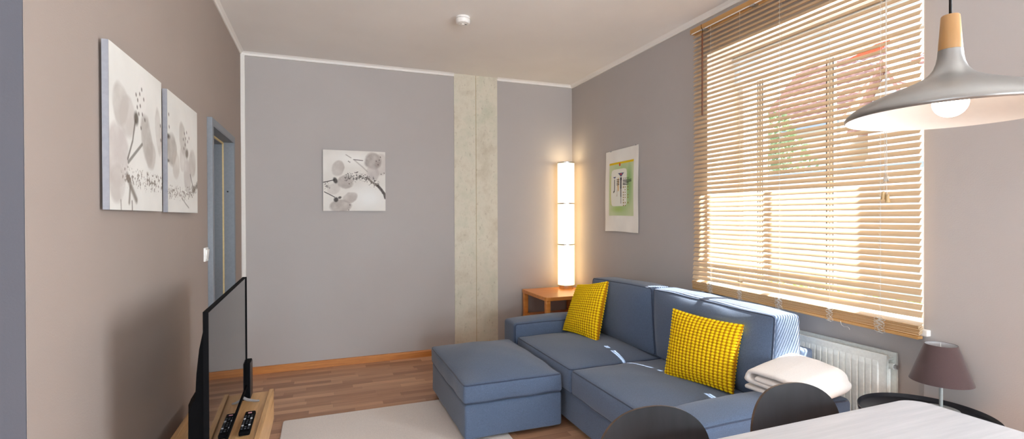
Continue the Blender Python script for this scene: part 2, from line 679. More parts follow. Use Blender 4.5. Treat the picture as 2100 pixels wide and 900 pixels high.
# cornice strips, corner strip
b = MB().prism([(YB, 2.832), (YB - 0.012, 2.832), (YB - 0.016, 2.85), (YB - 0.03, ZC), (YB, ZC)], 'x', XL, 1.255)
b.prism([(YB, 2.832), (YB - 0.012, 2.832), (YB - 0.016, 2.85), (YB - 0.03, ZC), (YB, ZC)], 'x', 1.722, XR)
struct(b.build('trim_1', M['trim'], smooth=False))
b = MB().prism([(XL, 2.838), (XL + 0.008, 2.838), (XL + 0.014, 2.852), (XL + 0.03, ZC), (XL, ZC)], 'y', YE, YB)
struct(b.build('trim_2', M['trim']))
b = MB().prism([(XR, 2.828), (XR - 0.012, 2.828), (XR - 0.018, 2.845), (XR - 0.034, ZC), (XR, ZC)], 'y', -6.2, YB)
struct(b.build('trim_3', M['trim']))
b = MB().box(XL, XL + 0.034, YB - 0.02, YB, 0, 2.84)
struct(b.build('trim_4', M['trim'], bevel=0.004))
b = MB().prism([(YB, 0), (YB - 0.018, 0), (YB - 0.018, 0.05), (YB - 0.012, 0.062), (YB, 0.064)], 'x', XL + 0.034, 1.255)
b.prism([(YB, 0), (YB - 0.018, 0), (YB - 0.018, 0.05), (YB - 0.012, 0.062), (YB, 0.064)], 'x', 1.722, XR)
struct(b.build('baseboard_back', M['base_wood']))
b = MB().prism([(XL, 0), (XL + 0.018, 0), (XL + 0.018, 0.05), (XL + 0.012, 0.062), (XL, 0.064)], 'y', YE, 3.55)
b.prism([(XL, 0), (XL + 0.018, 0), (XL + 0.018, 0.05), (XL + 0.012, 0.062), (XL, 0.064)], 'y', 4.42, YB - 0.02)
struct(b.build('baseboard_left', M['base_wood']))
b = MB().prism([(XR, 0), (XR - 0.018, 0), (XR - 0.018, 0.05), (XR - 0.012, 0.062), (XR, 0.064)], 'y', WY1, YB - 0.02)
b.prism([(XR, 0), (XR - 0.018, 0), (XR - 0.018, 0.05), (XR - 0.012, 0.062), (XR, 0.064)], 'y', -6.2, WY0)
struct(b.build('baseboard_right', M['base_wood']))

# bare concrete pillar let into the back wall: two boards with a seam
b = MB().box(1.255, 1.484, YB - 0.006, YB + 0.02, 0, ZC).box(1.490, 1.722, YB - 0.006, YB + 0.02, 0, ZC)
pil = struct(b.build('wall_pillar', M['concrete'], origin=(1.488, YB, 0)))
pg = MB().box(1.484, 1.490, YB - 0.004, YB + 0.01, 0, ZC).build('seam', M['groove'], {'_e': pil, '_o': (1.488, YB, 0)})

# ------------------------------------------------------------------ doorway in the left wall
droot = bpy.data.objects.new('door_1', None)
COL.objects.link(droot)
droot.location = (XL, 3.985, 0)
droot['kind'] = 'structure'
D = {'_e': droot, '_o': (XL, 3.985, 0)}
xf = XL + 0.03
b = MB()
b.box(XL - 0.001, xf, 3.555, 3.602, 0, 2.03)
b.box(XL - 0.001, xf, 4.365, 4.412, 0, 2.03)
b.box(XL - 0.001, xf, 3.602, 4.365, 1.985, 2.03)
b.build('door_frame', M['door'], D, bevel=0.003)
b = MB()
b.box(XL - 0.05, xf - 0.002, 3.600, 3.608, 0, 1.987).box(XL - 0.05, xf - 0.002, 4.358, 4.366, 0, 1.987).box(XL - 0.05, xf - 0.002, 3.608, 4.358, 1.979, 1.987)
b.box(XL - 0.31, XL - 0.05, 3.600, 3.622, 0, 1.987).box(XL - 0.31, XL - 0.05, 4.344, 4.366, 0, 1.987).box(XL - 0.31, XL - 0.05, 3.622, 4.344, 1.963, 1.987)
b.build('door_lining', M['door'], D)
b = MB()
b.box(XL - 0.052, XL - 0.040, 3.608, 3.620, 0, 1.979).box(XL - 0.052, XL - 0.040, 4.346, 4.358, 0, 1.979).box(XL - 0.052, XL - 0.040, 3.620, 4.346, 1.967, 1.979)
b.build('door_seal', M['seal'], D, bevel=0.003)
b = MB().box(XL - 0.318, XL - 0.305, 3.622, 4.344, 0.005, 1.962)
leaf = b.build('door_leaf', M['door'], D)
b = MB().tube([(XL - 0.30, 3.72, 1.02), (XL - 0.27, 3.72, 1.02), (XL - 0.265, 3.74, 1.02), (XL - 0.265, 3.83, 1.02)], 0.009, 10)
b.build('door_handle', M['chrome'], {'_e': leaf, '_o': D['_o'], '_eo': tuple(np.array(leaf.location) + np.array(D['_o']))})
b = MB().tube([(XL - 0.015, 4.3575, 1.60), (XL - 0.015, 4.352, 1.60)], 0.006, 10)
b.build('strike_hole', M['dark_gap'], D)

# ------------------------------------------------------------------ main window
wroot = bpy.data.objects.new('window_1', None)
COL.objects.link(wroot)
WO = (2.918, (WY0 + WY1) / 2, WZ0)
wroot.location = WO
wroot['kind'] = 'structure'
W = {'_e': wroot, '_o': WO}
b = MB()
b.box(2.898, 2.958, WY0, WY0 + 0.055, WZ0, WZ1).box(2.898, 2.958, WY1 - 0.055, WY1, WZ0, WZ1)
b.box(2.898, 2.958, WY0, WY1, WZ0, WZ0 + 0.06).box(2.898, 2.958, WY0, WY1, WZ1 - 0.06, WZ1)
for ym in (2.645, 2.129):
    b.box(2.905, 2.940, ym - 0.020, ym + 0.020, WZ0, WZ1)
b.build('window_frame', M['pvc'], W, bevel=0.004)
b = MB()
for ym in (2.645, 2.129):
    for s in (-1, 1):
        b.box(2.902, 2.907, ym + s * 0.0215 - 0.0015, ym + s * 0.0215 + 0.0015, WZ0 + 0.06, WZ1 - 0.06)
    b.box(2.902, 2.906, ym - 0.0012, ym + 0.0012, WZ0 + 0.06, WZ1 - 0.06)
b.build('gasket', M['gasket'], W)
for y0, y1 in ((WY0 + 0.05, 2.10), (2.158, 2.617), (2.673, WY1 - 0.05)):
    MB().box(2.925, 2.929, y0, y1, WZ0 + 0.055, WZ1 - 0.055).build('pane', M['glass'], W)
b = MB().box(XR - 0.028, 2.91, WY0, WY1, WZ0 - 0.03, WZ0).box(XR - 0.028, XR, WY0 - 0.028, WY1 + 0.028, WZ0 - 0.03, WZ0)
b.build('window_sill', M['trim'], W, bevel=0.004)
b = MB().box(XR + 0.001, XO, WY0 - 0.01, WY0 + 0.004, WZ0, WZ1).box(XR + 0.001, XO, WY1 - 0.004, WY1 + 0.01, WZ0, WZ1).box(XR + 0.001, 2.958, WY0, WY1, WZ1 - 0.004, WZ1 + 0.01)
b.box(2.96, XO + 0.03, WY0, WY1, WZ0 - 0.03, WZ0 + 0.002)
b.box(2.958, XO, WY0, WY0 + 0.004, WZ1, WZ1 + 0.09).box(2.958, XO, WY1 - 0.004, WY1, WZ1, WZ1 + 0.09).box(2.958, XO, WY0, WY1, WZ1 + 0.086, WZ1 + 0.10)
b.build('reveal', M['trim'], W)

# second window, nearer the camera (outside the frame): daylight for the room
w2 = bpy.data.objects.new('window_2', None)
COL.objects.link(w2)
W2O = (2.85, 0, W2Z0)
w2.location = W2O
w2['kind'] = 'structure'
W2 = {'_e': w2, '_o': W2O}
b = MB()
b.box(2.83, 2.89, W2Y0, W2Y0 + 0.055, W2Z0, W2Z1).box(2.83, 2.89, W2Y1 - 0.055, W2Y1, W2Z0, W2Z1)
b.box(2.83, 2.89, W2Y0, W2Y1, W2Z0, W2Z0 + 0.055).box(2.83, 2.89, W2Y0, W2Y1, W2Z1 - 0.055, W2Z1)
b.box(2.83, 2.89, -0.05, 0.0, W2Z0, W2Z1)
b.build('window_frame', M['pvc'], W2, bevel=0.004)
MB().box(2.857, 2.861, W2Y0 + 0.05, W2Y1 - 0.05, W2Z0 + 0.05, W2Z1 - 0.05).build('pane', M['glass'], W2)
MB().box(XR - 0.028, 2.84, W2Y0, W2Y1, W2Z0 - 0.03, W2Z0 + 0.001).build('window_sill', M['trim'], W2)

# glazed doors added in the unseen rear wall to bring in fill light
w3 = bpy.data.objects.new('fill_window_3', None)
COL.objects.link(w3)
W3O = (0.8, -6.25, R3Z0)
w3.location = W3O
w3['kind'] = 'structure'
W3 = {'_e': w3, '_o': W3O}
b = MB()
for x in (R3X0, 0.20, 1.35, R3X1 - 0.06):
    b.box(x, x + 0.06, -6.28, -6.22, R3Z0, R3Z1)
b.box(R3X0, R3X1, -6.28, -6.22, R3Z0, R3Z0 + 0.06).box(R3X0, R3X1, -6.28, -6.22, R3Z1 - 0.06, R3Z1)
b.build('window_frame', M['pvc'], W3)
for x0, x1 in ((R3X0 + 0.06, 0.20), (0.26, 1.35), (1.41, R3X1 - 0.06)):
    MB().box(x0, x1, -6.252, -6.248, R3Z0 + 0.06, R3Z1 - 0.06).build('pane', M['glass'], W3)

# ================================================================== VENETIAN BLIND
BX, BY0, BY1 = 2.562, 1.443, 2.920
BYC, BL = (BY0 + BY1) / 2, BY1 - BY0
B = thing('venetian_blind', (BX, BYC, 0.83), 'wide wooden venetian blind lowered over the sunny window', 'blind')
b = MB().box(BX - 0.022, BX + 0.03, BY0 - 0.02, BY1 + 0.02, 2.735, 2.772)
hr = b.build('headrail', M['bamboo_dark'], B, bevel=0.003)
hrh = {'_e': hr, '_o': B['_o'], '_eo': tuple(np.array(hr.location) + np.array(B['_o']))}
MB().box(BX - 0.023, BX - 0.019, BY0 - 0.012, BY1 + 0.004, 2.731, 2.737).build('rail_edge', M['white_plastic'], hrh)
for yc in (2.80, 2.37, 1.94, 1.52):
    MB().box(BX - 0.030, BX + 0.01, yc - 0.018, yc + 0.018, 2.724, 2.734).box(BX - 0.034, BX - 0.024, yc - 0.01, yc + 0.01, 2.721, 2.729).build('bracket', M['chrome'], hrh, bevel=0.002)
NS, SW = 56, 0.0285
sv, sf = [], []
for k, t in enumerate(np.linspace(-1, 1, 7)):
    x = t * SW / 2
    c = 0.0012 * (1 - t * t)
    for y in (-BL / 2, BL / 2):
        sv += [(x, y, c + 0.0014), (x, y, c - 0.0014)]
for k in range(6):
    a, c = 4 * k, 4 * (k + 1)
    sf += [(a, c, c + 2, a + 2), (a + 1, a + 3, c + 3, c + 1), (a, a + 1, c + 1, c), (a + 2, c + 2, c + 3, a + 3)]
sf += [(0, 2, 3, 1), (24, 25, 27, 26)]
slat0 = MB().add(np.array(sv) + np.array([BX, BYC, 0.83]), sf).build('slat', M['bamboo'], B)
slat0.location = (0, 0, 0)
_v = np.array([v.co[:] for v in slat0.data.vertices])
ZT0, ZTOP = 0.960, 2.712
slat0.data.materials.append(M['slat_edge_shade'])
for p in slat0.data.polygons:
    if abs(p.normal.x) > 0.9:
        p.material_index = 1  # long edges coloured darker to stand for shade in the gathered stack
z_s = [ZT0 + (ZTOP - ZT0) * k / (NS - 1) for k in range(NS)]
for k, z in enumerate(z_s):
    o = slat0 if k == 0 else slat0.copy()
    if k:
        COL.objects.link(o)
        o.parent = B['_e']
    th = math.radians(64 if k < 4 else 50)
    sag = 0.030 * max(0.0, 1 - k / 7.0)
    o.location = (0, 0, z - 0.83 - sag / 2)
    o.rotation_euler = (math.atan2(sag, BL), -th + random.uniform(-0.02, 0.02), 0)
# the gathered slats and the rail at the foot
stk = 15
for k in range(stk):
    o = slat0.copy()
    COL.objects.link(o)
    o.parent = B['_e']
    zf, zn = 0.882 + 0.0034 * k, 0.848 + 0.0034 * k
    o.location = (random.uniform(-0.003, 0.003) - 0.0004 * k, random.uniform(-0.003, 0.003), (zf + zn) / 2 - 0.83)
    o.rotation_euler = (math.atan2(zf - zn, BL), -math.radians(20) + random.uniform(-0.05, 0.05), 0)
b = MB().box(BX - 0.019, BX + 0.017, BY0, BY1, 0, 0.014)
b.v = [(x, y, z + (0.862 if y > 2 else 0.828)) for x, y, z in b.v]
b.build('bottom_rail', M['bamboo_dark'], B, bevel=0.002)
for i, y in enumerate((2.737, 2.480, 2.178, 1.868, 1.607)):
    zb = 0.86 + 0.034 * (y - BY1) / BL
    b = MB()
    dbl = i in (0, 2, 4)
    for xo, yo in ((-0.016, 0.0), (0.014, 0.012)) if dbl else ((-0.016, 0.0),):
        b.tube([(BX + xo, y + yo, 2.735), (BX + xo, y + yo, zb + 0.07)], 0.0008, 5)
    if dbl:
        for z in z_s:
            b.tube([(BX - 0.0165, y, z - 0.012), (BX - 0.017, y + 0.008, z + 0.001)], 0.0008, 4)
    # loops of slack cord bunched in front of the gathered slats
    for j in range(3 if dbl else 2):
        pts = []
        for t in np.linspace(0, 1, 46):
            pts.append((BX - 0.024 - 0.004 * math.sin(t * 40 + j), y - 0.012 + 0.012 * j + 0.013 * math.sin(t * 34 + j * 2), zb + 0.07 - 0.075 * t + 0.004 * math.cos(t * 51 + j)))
        b.tube(pts, 0.0011, 5)
    b.build('ladder_cord', M['cord'], B)
pts = [(BX - 0.025, 1.80, 0.845), (BX - 0.026, 1.795, 0.826), (BX - 0.026, 1.78, 0.818), (BX - 0.026, 1.765, 0.822), (BX - 0.026, 1.755, 0.818), (BX - 0.026, 1.752, 0.81)]
MB().tube(pts, 0.001, 5).build('loose_cord_end', M['cord'], B)
# turning wand and pull cords
b = MB().tube([(BX - 0.034, 2.800, 2.70), (BX - 0.034, 2.800, 2.115)], 0.0055, 8)
wd = b.build('wand', M['wand'], B, smooth=True, angle=40)
wdh = {'_e': wd, '_o': B['_o'], '_eo': tuple(np.array(wd.location) + np.array(B['_o']))}
MB().tube([(BX - 0.034, 2.800, 2.70), (BX - 0.036, 2.795, 2.72), (BX - 0.036, 2.808, 2.745), (BX - 0.03, 2.815, 2.768)], 0.0016, 6).build('hook', M['black'], wdh)
yc = 1.571
b = MB()
for j, (dx, dy) in enumerate(((0, 0), (0.002, 0.005), (-0.003, -0.003))):
    pts = [(BX - 0.034 + dx, yc + dy + 0.003 * math.sin(t * 7 + j * 2), 2.735 - t * 1.145) for t in np.linspace(0, 1, 26)]
    b.tube(pts, 0.0011, 5)
for j in range(3):
    pts = [(BX - 0.034 + 0.008 * math.cos(a + j), yc + 0.010 * math.sin(a * 1.0 + j), 1.575 + 0.012 * math.sin(a * 2 + j)) for a in np.linspace(0, 6.28, 20)]
    b.tube(pts, 0.0014, 5)
b.tube([(BX - 0.034, yc, 1.59), (BX - 0.034, yc + 0.012, 1.51)], 0.0011, 5)
b.tube([(BX - 0.034, yc, 1.59), (BX - 0.036, yc - 0.006, 1.495)], 0.0011, 5)
b.tube([(BX - 0.034, yc, 1.57), (BX - 0.034, yc + 0.02, 1.555)], 0.0011, 5)
pc = b.build('pull_cord', M['cord'], B)
pch = {'_e': pc, '_o': B['_o'], '_eo': tuple(np.array(pc.location) + np.array(B['_o']))}
for dy, zt in ((0.012, 1.512), (-0.007, 1.498)):
    MB().lathe([(0.001, zt + 0.003), (0.007, zt), (0.0085, zt - 0.014), (0.0105, zt - 0.034), (0.0095, zt - 0.037), (0.001, zt - 0.037)], (BX - 0.035, yc + dy), 16).build('tassel', M['cork'], pch, smooth=True, angle=40)

# ================================================================== RADIATOR
R = thing('radiator', (2.63, 2.16, 0.10), 'white double panel radiator with fluted front below the window blind', 'radiator')
RY0, RY1, RZ0, RZ1 = 1.597, 2.73, 0.11, 0.712


def rad_panel(xf, thick, ridge, y0, y1, z0, z1):
    m = MB()
    pitch = 0.0333
    ys = [(y0, 0), (y0 + 0.02, 0)]
    n = int((y1 - y0 - 0.04) / pitch)
    off = (y1 - y0 - n * pitch) / 2
    for k in range(n):
        s = y0 + off + k * pitch
        ys += [(s + 0.002, 0), (s + 0.006, -ridge), (s + 0.0273, -ridge), (s + 0.0313, 0)]
    ys += [(y1 - 0.02, 0), (y1, 0)]
    zs = [(z0, 0), (z0 + 0.03, 0), (z0 + 0.055, 1), (z1 - 0.062, 1), (z1 - 0.036, 0), (z1 - 0.004, 0), (z1, 0)]
    v, f = [], []
    for z, w in zs:
        for y, d in ys:
            v.append((xf + ridge - ridge + (d * w if True else 0) + (0.004 if z in (z0, z1) else 0), y, z))
    ny, nz = len(ys), len(zs)
    for i in range(nz - 1):
        for j in range(ny - 1):
            f.append((i * ny + j, i * ny + j + 1, (i + 1) * ny + j + 1, (i + 1) * ny + j))
    m.add(v, f)
    m.box(xf + 0.004, xf + thick, y0, y1, z0, z1)
    return m


rad_panel(2.574, 0.016, 0.007, RY0, RY1, RZ0, RZ1).build('front_panel', M['white_enamel'], R)
rad_panel(2.648, 0.014, 0.005, RY0, RY1, RZ0, RZ1 + 0.004).build('rear_panel', M['white_enamel'], R)
b = MB().box(2.590, 2.648, RY0 + 0.012, RY1 - 0.01, RZ1 - 0.030, RZ1 - 0.022)
for k in range(40):
    y = RY0 + 0.03 + k * 0.0275
    b.box(2.592, 2.646, y, y + 0.003, RZ0 + 0.03, RZ1 - 0.028)
b.build('convector_fins', M['white_enamel'], R)
b = MB().tube([(2.619, RY0 - 0.010, 0.655), (2.619, RY0 + 0.06, 0.655)], 0.015, 14)
pl = b.build('inlet_pipe', M['white_enamel'], R, smooth=True, angle=40)
MB().tube([(2.619, RY0 - 0.024, 0.655), (2.619, RY0 - 0.008, 0.655)], 0.012, 6).build('end_plug', M['chrome'], R)
MB().tube([(2.619, RY0 + 0.02, 0.64), (2.619, RY0 + 0.02, 0.14)], 0.011, 12).build('side_pipe', M['white_enamel'], R)
for y in (1.75, 2.55):
    MB().box(2.660, XR + 0.0645, y, y + 0.03, 0.30, 0.62).build('wall_bracket', M['white_enamel'], R)
for y in (1.72, 2.60):
    MB().tube([(2.62, y, 0.0), (2.62, y, 0.14)], 0.011, 12).build('pipe', M['white_enamel'], R)

# ================================================================== SOFA
S = thing('sofa', (1.95, 2.835, 0), 'blue grey fabric two seat sofa standing below the window blind', 'sofa')
SX0, SX1 = 1.50, 2.36
NY0, NY1, FY0, FY1 = 1.63, 1.885, 3.780, 4.04


def sub(part, root):
    return {'_e': part, '_o': root['_o'], '_eo': tuple(np.array(part.location) + np.array(root['_o']))}


sb = Soft((1.52, NY1 + 0.003, 0.035), (2.36, FY0 - 0.003, 0.245), 0.014)
sb.mb(8).build('base', M['sofa'], S, smooth=True)
for i, (y0, y1) in enumerate(((NY0, NY1), (FY0, FY1))):
    s = Soft((1.468, y0, 0.035), (2.385, y1, 0.515), 0.03, {'z+': 0.030, 'x-': 0.006}, wob=0.002, seed=i)
    arm = s.mb(18).build('arm', M['sofa'], S, smooth=True)
    # seams over the arm: one each side
    k = 0.009
    for sy in (-1, 1):
        pts = np.array([(-s.h[0] + k, sy * (s.h[1] - k), z) for z in np.linspace(-s.h[2] + 0.02, s.h[2] - 0.03, 14)] +
                       [(-s.h[0] + 0.03 - 0.021 * math.cos(a), sy * (s.h[1] - k), s.h[2] - 0.03 + 0.021 * math.sin(a)) for a in np.linspace(0, PI / 2, 6)] +
                       [(x, sy * (s.h[1] - k), s.h[2] - k) for x in np.linspace(-s.h[0] + 0.04, s.h[0] - 0.03, 40)])
        MB().tube(s.map(pts), 0.0042, 8).build('piping', M['piping'], sub(arm, S), smooth=True)
s = Soft((2.372, NY1 + 0.005, 0.035), (2.458, FY0 - 0.005, 0.685), 0.018, {'z+': 0.006})
s.mb(10).build('back_frame', M['sofa'], S, smooth=True)
MB().box(2.395, 2.42, 1.955, 1.975, 0.683, 0.693).build('zip_end', M['black'], S)
seam_y = 2.838
for i, (y0, y1) in enumerate(((NY1 + 0.004, seam_y - 0.002), (seam_y + 0.002, FY0 - 0.004))):
    s = Soft((1.488, y0, 0.247), (2.30, y1, 0.408), 0.024, {'z+': 0.046, 'x-': 0.018}, wob=0.0025, seed=5 + i)
    c = s.mb(20).build('seat_cushion', M['sofa'], S, smooth=True)
    s.loop(2, 1, 0.0048).build('piping', M['piping'], sub(c, S), smooth=True)
    s.loop(2, -1, 0.0048).build('piping', M['piping'], sub(c, S), smooth=True)
# back cushions, leaning, the near one a little fuller
for i, (yb0, yb1, yt0, yt1, zt0, zt1) in enumerate(((1.90, 2.835, 1.905, 2.925, 0.873, 0.884), (2.845, 3.77, 2.945, 3.765, 0.886, 0.862))):
    cor = {}
    for ii, xb, xt in ((0, 2.150, 2.195), (1, 2.372, 2.372)):
        cor[(ii, 0, 0)] = (xb, yb0, 0.425)
        cor[(ii, 1, 0)] = (xb, yb1, 0.425)
        cor[(ii, 0, 1)] = (xt, yt0, zt0)
        cor[(ii, 1, 1)] = (xt, yt1, zt1)
    s = Soft((2.17, yb0, 0.425), (2.37, yb1, 0.875), 0.017, {'x-': 0.062, 'z+': 0.014, 'y-': 0.008, 'y+': 0.006}, cor, 0.003, 20 + i, 3.6)
    c = s.mb(20).build('back_cushion', M['sofa'], S, smooth=True)
    s.loop(0, -1, 0.0048).build('piping', M['piping'], sub(c, S), smooth=True)
    s.loop(0, 1, 0.0048).build('piping', M['piping'], sub(c, S), smooth=True)
for x in (1.58, 2.30):
    for y in (1.72, 3.95):
        MB().lathe([(0.001, 0.0), (0.022, 0.0), (0.026, 0.04), (0.001, 0.04)], (x, y), 20).build('foot', M['black'], S)

# footstool
F = thing('footstool', (1.13, 3.38, 0), 'blue grey upholstered storage footstool with loose top standing on the rug', 'footstool')
s = Soft((0.800, 2.905, 0.03), (1.459, 3.865, 0.247), 0.016, {'y-': 0.004}, wob=0.0015, seed=31)
bd = s.mb(10).build('body', M['sofa'], F, smooth=True)
s = Soft((0.790, 2.893, 0.253), (1.458, 3.875, 0.372), 0.022, {'z+': 0.080, 'y-': 0.010, 'x-': 0.010, 'x+': 0.004}, wob=0.003, seed=32, pw=2.1)
ld = s.mb(22).build('lid_cushion', M['sofa'], F, smooth=True)
s.loop(2, 1, 0.0048).build('piping', M['piping'], sub(ld, F), smooth=True)
s.loop(2, -1, 0.0048).build('piping', M['piping'], sub(ld, F), smooth=True)
for x in (0.86, 1.41):
    for y in (2.97, 3.80):
        MB().lathe([(0.001, 0.013), (0.02, 0.013), (0.024, 0.034), (0.001, 0.034)], (x, y), 16).build('foot', M['black'], F)

# ================================================================== KNOBBLY YELLOW CUSHIONS
def knob_cushion(name, BLc, BRc, TRc, TLc, thick, nu, nv, label):
    N, NV = nu * 9, nv * 8
    U, V = np.meshgrid(np.linspace(-1, 1, N + 1), np.linspace(-1, 1, NV + 1), indexing='ij')
    C = [np.array(p, float) for p in (BLc, BRc, TRc, TLc)]
    # hollow edges between pointed corners
    Uc = U * (1 - 0.075 * (1 - V ** 2) * np.abs(U) ** 2)
    Vc = V * (1 - 0.060 * (1 - U ** 2) * np.abs(V) ** 2)
    a, c = ((Uc + 1) / 2)[..., None], ((Vc + 1) / 2)[..., None]
    P0 = (1 - a) * (1 - c) * C[0] + a * (1 - c) * C[1] + a * c * C[2] + (1 - a) * c * C[3]
    nrm = np.cross(C[1] - C[0], C[3] - C[0])
    nrm /= np.linalg.norm(nrm)
    T = thick * ((1 - np.abs(U) ** 2.2) * (1 - np.abs(V) ** 2.2)) ** 0.5
    fu = ((U + 1) / 2 * nu) % 1.0 * 2 - 1
    fv = ((V + 1) / 2 * nv) % 1.0 * 2 - 1
    # rounded lozenges with a knitted gap between them
    rad = (np.abs(fu / 0.82) ** 3.2 + np.abs(fv / 0.84) ** 3.2) ** (1 / 3.2)
    knob = np.sqrt(np.clip(1 - rad ** 2, 0, 1))
    jit = RNG.uniform(0.85, 1.1, (nu, nv))
    ji = np.clip(((U + 1) / 2 * nu).astype(int), 0, nu - 1)
    jj = np.clip(((V + 1) / 2 * nv).astype(int), 0, nv - 1)
    hgt = 0.0066 * knob * jit[ji, jj]
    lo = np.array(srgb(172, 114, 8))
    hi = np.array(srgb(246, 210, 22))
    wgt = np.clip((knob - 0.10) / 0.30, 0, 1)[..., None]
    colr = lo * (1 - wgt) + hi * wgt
    m = MB()
    cols = []
    for sg in (1, -1):
        P = P0 + nrm * (sg * (T + hgt + 0.003))[..., None]
        # knobs at the rim spread outwards
        rim = np.maximum(np.abs(U), np.abs(V)) ** 14
        ctr = sum(C) / 4
        out = P0 - ctr
        out /= np.maximum(np.linalg.norm(out, axis=-1), 1e-6)[..., None]
        P = P + out * (rim * hgt * 0.9)[..., None]
        idx = np.arange((N + 1) * (NV + 1)).reshape(N + 1, NV + 1)
        q = np.stack([idx[:-1, :-1], idx[1:, :-1], idx[1:, 1:], idx[:-1, 1:]], -1).reshape(-1, 4)
        o = len(m.v)
        m.v += P.reshape(-1, 3).tolist()
        m.f += (q + o).tolist()
        cols.append(colr.reshape(-1, 4))
    # close the rim
    idx = np.arange((N + 1) * (NV + 1)).reshape(N + 1, NV + 1)
    per = list(idx[:, 0]) + list(idx[-1, 1:]) + list(idx[-2::-1, -1]) + list(idx[0, -2:0:-1])
    o = (N + 1) * (NV + 1)
    for k in range(len(per)):
        p, q = int(per[k]), int(per[(k + 1) % len(per)])
        m.f.append((p, q, q + o, p + o))
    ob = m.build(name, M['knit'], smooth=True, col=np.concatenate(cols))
    return tag(ob, label, 'cushion', 'knobbly yellow cushions on the sofa')


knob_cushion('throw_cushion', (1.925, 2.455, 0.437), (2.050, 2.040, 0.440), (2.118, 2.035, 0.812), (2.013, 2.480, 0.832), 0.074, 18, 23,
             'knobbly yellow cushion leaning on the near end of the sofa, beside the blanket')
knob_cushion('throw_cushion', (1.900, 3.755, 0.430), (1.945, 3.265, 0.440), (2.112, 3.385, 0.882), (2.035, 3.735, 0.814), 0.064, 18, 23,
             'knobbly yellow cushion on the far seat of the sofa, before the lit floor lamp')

# ================================================================== FOLDED BLANKET on the near arm
def blanket():
    # spiral fold, drawn in the y-z plane, extruded along x
    yl, yh, z0, z1 = 1.585, 1.905, 0.545, 0.665
    th = 0.026
    path = []
    w = yh - yl

    def arc(cy, cz, r, a0, a1, n=8):
        for a in np.linspace(a0, a1, n):
            path.append((cy + r * math.cos(math.radians(a)), cz + r * math.sin(math.radians(a))))
    zc = (z0 + z1) / 2
    R1 = (z1 - z0) / 2 - th / 2
    # bottom sheet from the +y end to the -y fold, over the top, round the +y fold, back inside
    path.append((yh - 0.005, z0 + th * 0.5))
    path.append((yl + 0.10, z0 + th * 0.5))
    arc(yl + R1 + 0.01, zc, R1, 270, 90, 12)
    path.append(((yl + yh) / 2, z1 - th * 0.3))
    R2 = R1 * 0.62
    arc(yh - R2 - 0.01, z1 - th / 2 - R2, R2, 90, -90, 10)
    path.append(((yl + yh) / 2, z1 - th / 2 - 2 * R2))
    R3 = R2 * 0.42
    arc(yl + R1 * 0.9, z1 - th / 2 - 2 * R2 + R3, R3, 270, 90, 8)
    path.append((yh - 0.05, z1 - th / 2 - 2 * R2 + 2 * R3 + 0.001))
    P = [Vector((p[0], p[1], 0)) for p in path]
    # resample
    dense = []
    for i in range(len(P) - 1):
        n = max(1, int((P[i + 1] - P[i]).length / 0.012))
        for s in range(n):
            dense.append(P[i].lerp(P[i + 1], s / n))
    dense.append(P[-1])
    nx = 26
    xs = 1.985 + 0.385 * np.linspace(0, 1, nx) ** 0.85
    m = MB()
    outer, inner = [], []
    for i, p in enumerate(dense):
        t = (dense[min(i + 1, len(dense) - 1)] - dense[max(i - 1, 0)]).normalized()
        n_ = Vector((-t.y, t.x, 0))
        outer.append(p + n_ * th * 0.48)
        inner.append(p - n_ * th * 0.48)
    loop = outer + inner[::-1]
    nl = len(loop)
    verts, faces = [], []
    for k, x in enumerate(xs):
        u = k / (nx - 1)
        for q in loop:
            z = 0.534 + (q.y - z0) * (0.88 + 0.24 * math.sin(u * PI * 0.62))
            sk = -0.02 + 0.05 * u
            y = q.x + sk * (1 if q.y > zc else 0.3) + 0.004 * math.sin(9 * u + q.x * 20)
            z += 0.02 * u * max(0, (q.x - yl) / w) * (q.y - z0) / (z1 - z0)
            dx = 0.018 * (q.x - yl) / w * -1 * (1 - u)
            s_ = max(0.0, (u - 0.62) / 0.38)
            sh = math.sqrt(max(0.02, 1 - 0.96 * s_ ** 2.6))
            zm = 0.592
            z = zm + (z - zm) * (0.25 + 0.75 * sh)
            y = 1.74 + (y - 1.74) * (0.72 + 0.28 * sh)
            verts.append((x + dx + 0.004 * math.sin(q.y * 70), y, max(z, 0.5345)))
    for k in range(nx - 1):
        for j in range(nl):
            j2 = (j + 1) % nl
            faces.append((k * nl + j, k * nl + j2, (k + 1) * nl + j2, (k + 1) * nl + j))
    h = len(outer)
    for base in (0, (nx - 1) * nl):
        for j in range(h - 1):
            faces.append((base + j, base + j + 1, base + nl - 2 - j, base + nl - 1 - j))
    m.add(verts, faces)
    o = m.build('blanket', M['blanket'], smooth=True)
    md = o.modifiers.new('soft', 'SUBSURF')
    md.levels = md.render_levels = 1
    return tag(o, 'folded cream fleece blanket lying on the near arm of the sofa', 'blanket')


blanket()

# ================================================================== SIDE TABLE in the corner with the floor lamp
TT = thing('side_table', (2.28, 4.585, 0), 'square cherry wood side table with lower shelf in the far corner', 'table')
tx0, tx1, ty0, ty1, tz = 1.985, 2.575, 4.285, 4.905, 0.62


def rrect(x0, x1, y0, y1, r, n=6):
    pts = []
    for cx, cy, a0 in ((x1 - r, y1 - r, 0), (x0 + r, y1 - r, 90), (x0 + r, y0 + r, 180), (x1 - r, y0 + r, 270)):
        for t in np.linspace(0, 90, n):
            a = math.radians(a0 + t)
            pts.append((cx + r * math.cos(a), cy + r * math.sin(a)))
    return pts


